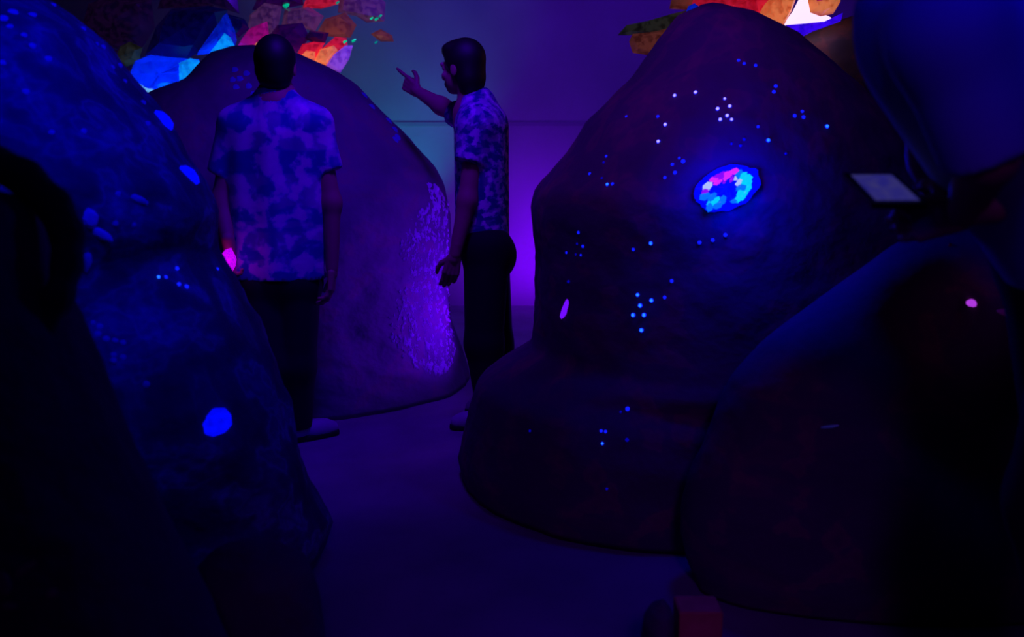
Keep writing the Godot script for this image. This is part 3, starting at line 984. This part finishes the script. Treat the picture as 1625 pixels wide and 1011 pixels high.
	# teal glints painted as small glowing spikes on their slabs
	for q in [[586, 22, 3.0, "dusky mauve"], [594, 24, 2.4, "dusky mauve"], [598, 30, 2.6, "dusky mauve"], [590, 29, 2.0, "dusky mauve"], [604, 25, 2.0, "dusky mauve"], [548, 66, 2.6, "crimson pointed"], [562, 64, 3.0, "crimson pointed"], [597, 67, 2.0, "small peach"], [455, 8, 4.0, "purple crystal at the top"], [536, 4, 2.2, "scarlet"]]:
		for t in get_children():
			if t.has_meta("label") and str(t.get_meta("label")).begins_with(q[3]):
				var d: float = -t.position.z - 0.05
				spike(t, "teal_glint", P(q[0] - q[2] * 1.2, q[1] + q[2] * 0.8, d), P(q[0] + q[2] * 1.2, q[1] - q[2] * 0.8, d), q[2] * d / F * 0.8, C.teal, int(q[0]))
	# heap behind the geode boulder
	var mound2 := make_boulder(5.5, [[36, 1080, 1150, .05], [48, 1060, 1180, .16], [100, 1040, 1195, .28], [250, 1030, 1200, .32], [593, 1025, 1200, .34]], 0.03, 62)
	place_boulder(mound2, "rock_mound", "dark rock mound hidden behind the geode boulder, carrying the amber crystals", M.rock_dark, "rock")
	for q in [
		["resin_crystal", "amber and crimson crystal block above the geode boulder", [[1096, 12], [1110, -30], [1180, -50], [1240, -40], [1262, -10], [1252, 20], [1236, 44], [1200, 36], [1150, 16]], 5.22, .16, "red"],
		["resin_crystal", "orange crystal rib beside the white-hot crystal", [[1196, 36], [1214, 6], [1240, -20], [1266, -10], [1256, 18], [1242, 44]], 5.10, .08, "orange"],
		["resin_crystal", "orange crystal with dark flecks above the dark reddish boulder", [[1286, 20], [1280, -10], [1296, -40], [1326, -36], [1334, 2], [1322, 22], [1302, 26]], 5.10, .1, "orange"],
		["resin_crystal", "magenta crystal tip over the orange flecked crystal", [[1296, 2], [1300, -16], [1320, -20], [1322, -2]], 5.04, .05, "magenta"],
		["resin_crystal", "white-hot triangular crystal in the notch between the two reddish boulders", [[1240, 43], [1258, 18], [1270, -6], [1280, -6], [1286, 18], [1322, 30], [1306, 36]], 5.16, .08, "white"],
		["resin_crystal", "saturated violet crystal under the white-hot crystal", [[1246, 40], [1308, 34], [1338, 20], [1334, 34], [1290, 50], [1266, 62]], 5.12, .06, "violet"],
		["resin_crystal", "amber crystal slab beside the crimson crystal block", [[1062, 14], [1070, -20], [1112, -30], [1126, 8], [1098, 16]], 5.30, .08, "peach"],
		["resin_crystal", "dusky olive crystal slab jutting out over the geode boulder", [[980, 56], [994, 40], [1030, 32], [1066, 22], [1092, 16], [1080, 44], [1040, 56]], 5.25, .06, "olive"],
		["resin_crystal", "brown crystal slab under the olive slab beside the geode boulder", [[998, 66], [1004, 54], [1040, 50], [1078, 40], [1060, 66], [1030, 88], [1004, 84]], 5.20, .06, "peach"],
		["resin_crystal", "small blue crystal on the shoulder of the geode boulder", [[1087, 24], [1092, 10], [1102, 5], [1112, 12], [1106, 22], [1094, 29]], 3.76, .05, "blue"]]:
		n += 1
		var c := Vector3.ZERO
		var low := 1e9
		for w in q[2]:
			var p := P(w[0], w[1], q[3])
			c += p
			low = minf(low, p.y)
		c /= q[2].size()
		var t := thing(q[0], q[1], "crystal", Vector3(c.x, low, c.z))
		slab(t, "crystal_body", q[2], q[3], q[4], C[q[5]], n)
	# lamps standing among the crystals
	bulb("crystal_lamp", "cyan lamp globe hidden under the blue crystals", P(262, 150, 6.57), CYAN, 0.05, 0.03)
	bulb("crystal_lamp", "cyan lamp globe hidden under the upright blue crystal", P(352, 92, 6.5), CYAN, 0.04, 0.03)
	bulb("crystal_lamp", "orange lamp globe hidden under the red crystals", P(496, 106, 6.55), Color(1.0, 0.72, 0.55), 0.03, 0.03)
	bulb("crystal_lamp", "orange lamp globe hidden under the amber crystals", P(1200, 60, 5.2), Color(1.0, 0.65, 0.5), 0.02, 0.03)

# ------------------------------------------------------------------ people
func build_people() -> void:
	person_back()
	person_pointing()
	person_phone()

func person_back() -> void:
	var D := 4.15
	var base := P(445, 700, D)
	base.y = 0.0
	var o := thing("person", "person seen from behind in a white and blue tie-dye T-shirt and dark trousers", "person", base)
	var hc := P(438, 106, D - 0.02)
	var fwd := Vector3(-0.05, -0.08, -1)
	var sl := P(374, 198, D)
	var sr := P(500, 198, D)
	var el := P(352, 318, D - 0.02)
	var er := P(526, 322, D - 0.02)
	var wl := P(364, 395, D - 0.10)
	var wr := P(527, 428, D - 0.04)
	var neck := P(439, 165, D)
	var pel := P(446, 440, D)
	var hl := P(415, 448, D)
	var hr := P(476, 448, D)
	var kl := P(428, 580, D - 0.05)
	var kr := P(472, 580, D - 0.01)
	var al := Vector3(P(432, 690, D).x, 0.09, -D + 0.02)
	var ar := Vector3(P(470, 690, D).x, 0.09, -D - 0.02)
	var body := [cap(neck + Vector3(0, -0.04, 0), hc - Vector3(0, 0.03, 0), 0.062, 0.056), cap(sl, sr, 0.055, 0.055), cap(neck, P(445, 400, D), 0.10, 0.10), cap(P(445, 400, D), pel, 0.10, 0.08), cap(hl, hr, 0.075, 0.075),
		cap(sl, el, 0.05, 0.042), cap(el, wl, 0.042, 0.028), cap(sr, er, 0.05, 0.042), cap(er, wr, 0.042, 0.028),
		cap(hl, kl, 0.072, 0.055), cap(kl, al, 0.053, 0.035), cap(hr, kr, 0.072, 0.055), cap(kr, ar, 0.053, 0.035), cap(al, al + Vector3(0, -0.05, -0.08), 0.035, 0.03), cap(ar, ar + Vector3(0.0, -0.05, -0.08), 0.035, 0.03)]
	var hp := head_prims(hc, fwd, Vector3.UP)
	var hl_hand := hand_prims(wl, Vector3(0.0, -0.85, -0.35), Vector3(0, -0.2, -1), [0.9, 0.95, 1.0, 1.0])
	var hr_hand := hand_prims(wr, Vector3(-0.05, -1, 0.05), Vector3(0, 0, -1), [0.45, 0.5, 0.5, 0.55, -1])
	obj("body", sdf_mesh([[body, 0.014, 0.03], [hp, 0.006, 0.012], [hl_hand, 0.004, 0.006], [hr_hand, 0.004, 0.006]], base), M.skin, o)
	eyes(o, hc, fwd, Vector3.UP)
	# hair: a short cap over the skull down to the nape
	var hair := [ell(hc + Vector3(0, 0.03, 0.016), Vector3(0.086, 0.102, 0.100), Basis.IDENTITY, [cut(Vector3(0, -0.35, -1), hc + Vector3(0, 0.03, -0.06)), cut(Vector3(0, -1, -0.1), hc + Vector3(0, -0.085, 0.05))]), ell(hc + Vector3(0, -0.03, 0.035), Vector3(0.074, 0.075, 0.066), Basis.IDENTITY, [cut(Vector3(0, -0.3, -1), hc + Vector3(0, 0.0, -0.01))])]
	obj("hair", sdf_mesh([[hair, 0.006, 0.02]], base), M.hair, o)
	# loose T-shirt, cut at hem, sleeves and neck
	var hem := P(445, 441, D).y
	var hc1 := cut(Vector3(0, -1, 0), Vector3(0, hem, 0))
	var sleeve_l := cut((el - sl).normalized() + Vector3(-0.25, 0, 0), P(345, 277, D))
	var sleeve_r := cut((er - sr).normalized() + Vector3(0.2, 0, 0), P(527, 272, D))
	var nk := cut(Vector3(0, 1, -0.25), neck + Vector3(0, 0.045, 0))
	var shirt := [cap(P(398, 208, D), P(408, 470, D), 0.105, 0.098, [hc1]), cap(P(480, 208, D), P(484, 470, D), 0.105, 0.098, [hc1]), cap(P(439, 215, D), P(446, 470, D), 0.13, 0.125, [hc1]),
		cap(neck + Vector3(0, 0.0, 0.005), P(375, 196, D), 0.078, 0.072, [nk]), cap(neck + Vector3(0, 0.0, 0.005), P(501, 196, D), 0.078, 0.072, [nk]), cap(neck + Vector3(0, -0.06, 0.01), neck + Vector3(0, 0.06, 0.005), 0.09, 0.074, [nk]),
		cap(sl, P(349, 290, D), 0.072, 0.064, [sleeve_l]), cap(sr, P(527, 290, D), 0.072, 0.062, [sleeve_r])]
	obj("tie_dye_shirt", sdf_mesh([[shirt, 0.011, 0.035]], base), M.shirt_left, o)
	var ctl := cut(Vector3(0, -1, 0), Vector3(0, 0.06, 0))
	var wc := cut(Vector3(0, 1, 0), Vector3(0, hem + 0.02, 0))
	var tr := [cap(P(420, 446, D), P(474, 446, D), 0.105, 0.105, [wc]), cap(hl, kl, 0.092, 0.082), cap(kl, al, 0.082, 0.07, [ctl]), cap(hr, kr, 0.092, 0.082), cap(kr, ar, 0.082, 0.07, [ctl])]
	obj("trousers", sdf_mesh([[tr, 0.013, 0.03]], base), M.trousers, o)
	shoe(o, al, Vector3(-0.3, 0, -1))
	shoe(o, ar, Vector3(0.75, 0, -0.5))
	# the pink crystal in the left hand
	var pk := P(363, 413, D - 0.135)
	var t := thing("pink_crystal", "glowing pink crystal held in the hand of the visitor seen from behind", "crystal", pk)
	obj("crystal_body", faceted(0.034, 0.055, 0.03, 31, 6, 8), M.stone_pink, t)
	omni(t, pk + Vector3(0.0, 0.0, 0.06), Color(0.9, 0.02, 1.0), 0.0015, 0.03)

func shoe(o: Node3D, ankle: Vector3, dir: Vector3) -> void:
	dir = dir.normalized()
	var a := Vector3(ankle.x, 0, ankle.z)
	var fl := cut(Vector3(0, -1, 0), Vector3(0, 0.022, 0))
	var up := [cap(a + Vector3(0, 0.05, 0) - dir * 0.05, a + Vector3(0, 0.045, 0) + dir * 0.13, 0.042, 0.038, [fl]), cap(a + Vector3(0, 0.06, 0), a + Vector3(0, 0.10, 0), 0.045, 0.042, [fl]), cap(a + Vector3(0, 0.04, 0) + dir * 0.08, a + Vector3(0, 0.035, 0) + dir * 0.165, 0.044, 0.034, [fl])]
	var s := obj("shoe", sdf_mesh([[up, 0.007, 0.02]], o.position), M.shoe, o)
	var f2 := cut(Vector3(0, 1, 0), Vector3(0, 0.026, 0))
	var f3 := cut(Vector3(0, -1, 0), Vector3(0, 0.001, 0))
	var so := [cap(a + Vector3(0, 0.013, 0) - dir * 0.05, a + Vector3(0, 0.013, 0) + dir * 0.05, 0.044, 0.042, [f2, f3]), cap(a + Vector3(0, 0.013, 0) + dir * 0.05, a + Vector3(0, 0.013, 0) + dir * 0.165, 0.046, 0.038, [f2, f3])]
	obj("sole", sdf_mesh([[so, 0.006, 0.01]], o.position), M.sole, s)

func person_pointing() -> void:
	var D := 4.5
	var base := P(775, 690, D)
	base.y = 0.0
	var o := thing("person", "person in profile in a purple tie-dye T-shirt, pointing with an outstretched arm", "person", base)
	var hc := P(733, 108, D)
	var fwd := Vector3(-0.85, -0.05, -0.6)
	var neck := P(752, 165, D)
	var sn := P(757, 200, D - 0.13)
	var sf := P(752, 196, D + 0.14)
	var en := P(742, 318, D - 0.17)
	var wn := P(722, 405, D - 0.20)
	var ef := P(700, 168, D + 0.30)
	var wf := P(664, 146, D + 0.36)
	var pel := P(772, 380, D)
	var hn := P(772, 390, D - 0.09)
	var hf := P(772, 390, D + 0.09)
	var kn := P(768, 545, D - 0.12)
	var kf := P(785, 545, D + 0.10)
	var an := Vector3(P(782, 670, D).x, 0.09, -D + 0.13)
	var af := Vector3(P(800, 670, D).x, 0.09, -D - 0.10)
	var body := [cap(neck, hc - Vector3(-0.01, 0.03, 0), 0.06, 0.056), cap(sn, sf, 0.055, 0.055), cap(neck + Vector3(0, -0.05, 0), pel, 0.10, 0.11), cap(hn, hf, 0.085, 0.085),
		cap(sn, en, 0.050, 0.043), cap(en, wn, 0.044, 0.029), cap(sf, ef, 0.05, 0.042), cap(ef, wf, 0.042, 0.028),
		cap(hn, kn, 0.08, 0.055), cap(kn, an, 0.053, 0.035), cap(hf, kf, 0.08, 0.055), cap(kf, af, 0.053, 0.035), cap(an, an + Vector3(-0.08, -0.05, 0), 0.035, 0.03), cap(af, af + Vector3(-0.08, -0.05, 0), 0.035, 0.03)]
	var hp := head_prims(hc, fwd, Vector3.UP)
	var h1 := hand_prims(wn, Vector3(-0.25, -1, 0.0), Vector3(-1, 0, 0.2), [0.4, 0.45, 0.5, 0.55])
	var h2 := hand_prims(wf, (wf - ef).normalized() + Vector3(0, 0.1, 0), Vector3(0, 1, 0.1), [0.08, 1.2, 1.3, 1.3])
	obj("body", sdf_mesh([[body, 0.014, 0.03], [hp, 0.006, 0.012], [h1, 0.004, 0.006], [h2, 0.004, 0.006]], base), M.skin, o)
	eyes(o, hc, fwd, Vector3.UP)
	var f := fwd.normalized()
	var fcut := cut(f + Vector3(0, -0.55, 0), hc + f * 0.045 + Vector3(0, 0.035, 0))
	var hair := [ell(hc + Vector3(0, 0.036, 0) - f * 0.014, Vector3(0.088, 0.098, 0.106), Basis(f.cross(Vector3.UP).normalized(), Vector3.UP, -f), [fcut]),
		ell(hc - f * 0.055 + Vector3(0, -0.045, 0), Vector3(0.074, 0.09, 0.062), Basis(f.cross(Vector3.UP).normalized(), Vector3.UP, -f)),
		ell(hc + f * 0.04 + Vector3(0, 0.085, 0), Vector3(0.074, 0.036, 0.05), Basis(f.cross(Vector3.UP).normalized(), Vector3.UP, -f))]
	obj("hair", sdf_mesh([[hair, 0.006, 0.025]], base), M.hair_brown, o)
	var hem := P(770, 378, D).y
	var hc1 := cut(Vector3(0.12, -1, 0), Vector3(P(770, 378, D).x, hem, -D))
	var nk := cut(Vector3(-0.4, 1, 0), neck + Vector3(0, 0.045, 0))
	var sn_end := P(744, 258, D - 0.155)
	var sf_end := sf.lerp(ef, 0.62)
	var shirt := [cap(P(762, 205, D - 0.07), P(768, 400, D - 0.06), 0.115, 0.112, [hc1]), cap(P(764, 205, D + 0.07), P(768, 400, D + 0.06), 0.115, 0.112, [hc1]), cap(P(764, 200, D), P(765, 400, D), 0.125, 0.125, [hc1]),
		cap(neck + Vector3(0.015, 0.0, 0), sn, 0.078, 0.075, [nk]), cap(neck + Vector3(0.015, 0.0, 0), sf, 0.078, 0.072, [nk]),
		cap(sn, P(742, 275, D - 0.16), 0.078, 0.070, [cut(sn_end - sn, sn_end)]), cap(sf, ef, 0.07, 0.06, [cut(ef - sf, sf_end)])]
	obj("tie_dye_shirt", sdf_mesh([[shirt, 0.011, 0.035]], base), M.shirt_right, o)
	var ctl := cut(Vector3(0, -1, 0), Vector3(0, 0.06, 0))
	var wc := cut(Vector3(0, 1, 0), Vector3(0, hem + 0.05, 0))
	var tr := [cap(P(768, 392, D - 0.08), P(768, 392, D + 0.08), 0.118, 0.118, [wc]), ell(P(785, 405, D), Vector3(0.105, 0.12, 0.16)), cap(hn, kn, 0.108, 0.09), cap(kn, an, 0.09, 0.075, [ctl]), cap(hf, kf, 0.108, 0.09), cap(kf, af, 0.09, 0.075, [ctl])]
	obj("trousers", sdf_mesh([[tr, 0.013, 0.03]], base), M.trousers_dark, o)
	shoe(o, an, Vector3(-1, 0, 0.1))
	shoe(o, af, Vector3(-1, 0, -0.2))

func person_phone() -> void:
	var D := 1.62
	var base := P(1720, 900, D)
	base.y = 0.0
	base.z = -D
	var o := thing("person", "person bending forward in a blue-lit T-shirt, holding up a phone", "person", base)
	var pel := P(1740, 400, D)
	var chest := P(1520, 70, D)
	var neck := P(1440, -30, D)
	var hc := P(1395, -150, D)
	var fwd := Vector3(-1, -0.35, -0.25)
	var sn := P(1500, 60, D - 0.17)
	var sf := P(1460, 40, D + 0.17)
	var en := P(1566, 246, D - 0.17)
	var wn := P(1530, 336, D - 0.03)
	var ef := P(1480, 250, D + 0.22)
	var wf := P(1500, 345, D + 0.16)
	var hn := pel + Vector3(0, 0, 0.09)
	var hf := pel + Vector3(0, 0, -0.09)
	var kn := P(1690, 800, D - 0.1)
	var kf := P(1720, 780, D + 0.1)
	var an := Vector3(base.x + 0.05, 0.09, -D + 0.12)
	var af := Vector3(base.x + 0.1, 0.09, -D - 0.12)
	var body := [cap(neck, hc + Vector3(0.02, -0.03, 0), 0.06, 0.056), cap(sn, sf, 0.055, 0.055), cap(neck.lerp(chest, 0.3), pel, 0.10, 0.11), cap(hn, hf, 0.09, 0.09),
		cap(sn, en, 0.050, 0.043), cap(en, wn, 0.044, 0.029), cap(sf, ef, 0.05, 0.042), cap(ef, wf, 0.042, 0.028),
		cap(hn, kn, 0.085, 0.058), cap(kn, an, 0.055, 0.036), cap(hf, kf, 0.085, 0.058), cap(kf, af, 0.055, 0.036), cap(an, an + Vector3(-0.08, -0.05, 0), 0.035, 0.03), cap(af, af + Vector3(-0.08, -0.05, 0), 0.035, 0.03)]
	var hp := head_prims(hc, fwd, Vector3.UP)
	var hh1 := hand_prims(wn, P(1465, 346, D + 0.03) - wn, Vector3(0.2, 1, 0.3), [0.35, 0.35, 0.35, 0.35])
	var hh2 := hand_prims(wf, P(1430, 348, D + 0.12) - wf, Vector3(0, 1, -0.2), [0.5, 0.5, 0.5, 0.5, -1])
	obj("body", sdf_mesh([[body, 0.014, 0.03], [hp, 0.006, 0.012], [hh1, 0.004, 0.006], [hh2, 0.004, 0.006]], base), M.skin, o)
	eyes(o, hc, fwd, Vector3.UP)
	var f := fwd.normalized()
	var HB := Basis(f.cross(Vector3.UP).normalized(), Vector3.UP, -f)
	obj("hair", sdf_mesh([[[ell(hc + Vector3(0, 0.035, 0) - f * 0.014, Vector3(0.086, 0.096, 0.104), HB, [cut(f + Vector3(0, -0.5, 0), hc + f * 0.04 + Vector3(0, 0.03, 0))]), ell(hc - f * 0.045 + Vector3(0, -0.03, 0), Vector3(0.074, 0.08, 0.06), HB)], 0.006, 0.02]], base), M.hair, o)
	# T-shirt hanging a little from the bent back
	var ax := (pel - chest).normalized()
	var hemc := cut(ax, pel - ax * 0.02)
	var nk := cut((neck - chest).normalized(), neck + (neck - chest).normalized() * 0.01)
	var se := sn.lerp(en, 1.06)
	var sfe := sf.lerp(ef, 0.7)
	var shirt := [cap(chest + Vector3(0, 0, 0.10), pel + Vector3(0, 0.02, 0.09), 0.115, 0.125, [hemc]), cap(chest + Vector3(0, 0, -0.10), pel + Vector3(0, 0.02, -0.09), 0.115, 0.125, [hemc]), cap(chest, pel, 0.14, 0.14, [hemc]), cap(P(1460, 50, D), P(1580, 210, D), 0.10, 0.11),
		cap(neck.lerp(chest, 0.25), sn, 0.085, 0.078, [nk]), cap(neck.lerp(chest, 0.25), sf, 0.085, 0.075, [nk]),
		cap(sn, en + (en - sn) * 0.2, 0.076, 0.066, [cut(en - sn, se)]), cap(sf, ef, 0.072, 0.062, [cut(ef - sf, sfe)])]
	obj("t_shirt", sdf_mesh([[shirt, 0.011, 0.04]], base), M.shirt_blue, o)
	var ctl := cut(Vector3(0, -1, 0), Vector3(0, 0.06, 0))
	var tr := [cap(hn, hf, 0.125, 0.125, [cut(-ax, pel - ax * 0.07)]), cap(hn, kn, 0.112, 0.09), cap(kn, an, 0.09, 0.075, [ctl]), cap(hf, kf, 0.112, 0.09), cap(kf, af, 0.09, 0.075, [ctl])]
	obj("trousers", sdf_mesh([[tr, 0.013, 0.03]], base), M.trousers, o)
	shoe(o, an, Vector3(-1, 0, 0.1))
	shoe(o, af, Vector3(-1, 0, -0.2))
	# the phone: a black slab with its lit screen facing up and back
	var a := P(1350, 277, D + 0.10)
	var b := P(1415, 277, D + 0.10)
	var c := P(1460, 318, D - 0.0)
	var e := P(1390, 318, D - 0.0)
	var ctr := (a + b + c + e) / 4.0
	var ux := ((b - a) + (c - e)).normalized()
	var uy := ((a - e) + (b - c)).normalized()
	var un := ux.cross(uy).normalized()
	var t := thing("phone", "black phone with a dim blue screen held by the bending person", "phone", ctr)
	var w := 0.5 * ((b - a).length() + (c - e).length())
	var hgt := 0.5 * ((a - e).length() + (b - c).length())
	var st := SurfaceTool.new()
	st.begin(Mesh.PRIMITIVE_TRIANGLES)
	st.set_smooth_group(-1)
	var cor := [a, b, c, e]
	var o1 := []
	var o2 := []
	var grow := 0.010
	for k in 4:
		var q: Vector3 = cor[k] - ctr
		q += ux * grow * (1.0 if k in [1, 2] else -1.0) + uy * grow * (1.0 if k in [0, 1] else -1.0)
		o1.append(q - un * 0.0015)
		o2.append(q - un * 0.011)
	for k in 4:
		var k2 := (k + 1) % 4
		for p in [o1[k], o1[k2], o2[k], o1[k2], o2[k2], o2[k]]: st.add_vertex(p)
	for p in [o1[0], o1[2], o1[1], o1[0], o1[3], o1[2], o2[0], o2[1], o2[2], o2[0], o2[2], o2[3]]: st.add_vertex(p)
	st.generate_normals()
	obj("case", st.commit(), M.black_plastic, t)
	st = SurfaceTool.new()
	st.begin(Mesh.PRIMITIVE_TRIANGLES)
	st.set_smooth_group(-1)
	for p in [cor[0], cor[2], cor[1], cor[0], cor[3], cor[2]]: st.add_vertex(p - ctr)
	st.generate_normals()
	obj("screen", st.commit(), M.phone_screen, t)

# ------------------------------------------------------------------ floor things
func chamfer_box(size: Vector3, b: float) -> ArrayMesh:
	var st := SurfaceTool.new()
	st.begin(Mesh.PRIMITIVE_TRIANGLES)
	st.set_smooth_group(-1)
	var h := size / 2.0
	var lv := [[-h.y, b], [-h.y + b, 0.0], [h.y - b, 0.0], [h.y, b]]
	var rings := []
	for l in lv:
		var x: float = h.x - l[1]
		var z: float = h.z - l[1]
		rings.append([Vector3(-x + b, l[0], -z), Vector3(x - b, l[0], -z), Vector3(x, l[0], -z + b), Vector3(x, l[0], z - b), Vector3(x - b, l[0], z), Vector3(-x + b, l[0], z), Vector3(-x, l[0], z - b), Vector3(-x, l[0], -z + b)])
	for i in 3:
		for j in 8:
			var k := (j + 1) % 8
			for p in [rings[i][j], rings[i + 1][j], rings[i][k], rings[i][k], rings[i + 1][j], rings[i + 1][k]]: st.add_vertex(p)
	for j in range(1, 7):
		for p in [rings[3][0], rings[3][j + 1], rings[3][j], rings[0][0], rings[0][j], rings[0][j + 1]]: st.add_vertex(p)
	st.generate_normals()
	return st.commit()

func build_floor_things() -> void:
	# tan wooden block on the floor against the front boulder, with a dark stone beside it
	var d := 2.15
	var l := P(1072, 1000, d)
	var r := P(1140, 1000, d)
	var top := P(1105, 958, d).y
	var o := thing("wooden_block", "upright tan wooden block on the floor before the rounded boulder", "block", Vector3((l.x + r.x) / 2, 0, -d))
	obj("block_body", chamfer_box(Vector3(r.x - l.x, top, 0.09), 0.004), M.wood, o, Vector3(0, top / 2, 0))
	var s := make_boulder(2.12, [[957, 1046, 1058, .02], [968, 1032, 1066, .05], [985, 1022, 1068, .07], [1040, 1016, 1069, .08], [1096, 1014, 1069, .08]], 0.04, 71, 4.0)
	place_boulder(s, "dark_stone", "small black stone standing beside the tan wooden block", M.rock_dark, "stone")

func build_smoke() -> void:
	for q in [[600, 110, 7.35, Vector3(0.8, 1.0, 0.5), 0.6, "upper"], [690, 262, 7.45, Vector3(0.6, 0.5, 0.45), 0.7, "lower"]]:
		var fv := FogVolume.new()
		fv.name = numbered("smoke_cloud")
		fv.shape = RenderingServer.FOG_VOLUME_SHAPE_ELLIPSOID
		fv.size = q[3]
		var fm := FogMaterial.new()
		fm.albedo = Color(0.9, 0.95, 0.95)
		fm.density = q[4]
		fv.material = fm
		add_child(fv, true)
		fv.position = P(q[0], q[1], q[2])
		tag(fv, "%s cloud of thin teal-lit smoke before the purple wall beside the crystal heap" % q[5], "smoke", "", "stuff")
	can_lamp("flood_lamp", "teal flood lamp behind the domed boulder, lighting the smoke", Vector3(P(650, 300, 7.2).x, 0.24, -7.2), P(636, 150, 7.8), Color(0.0, 0.60, 0.80), 1.9, 34.0, 0.1)
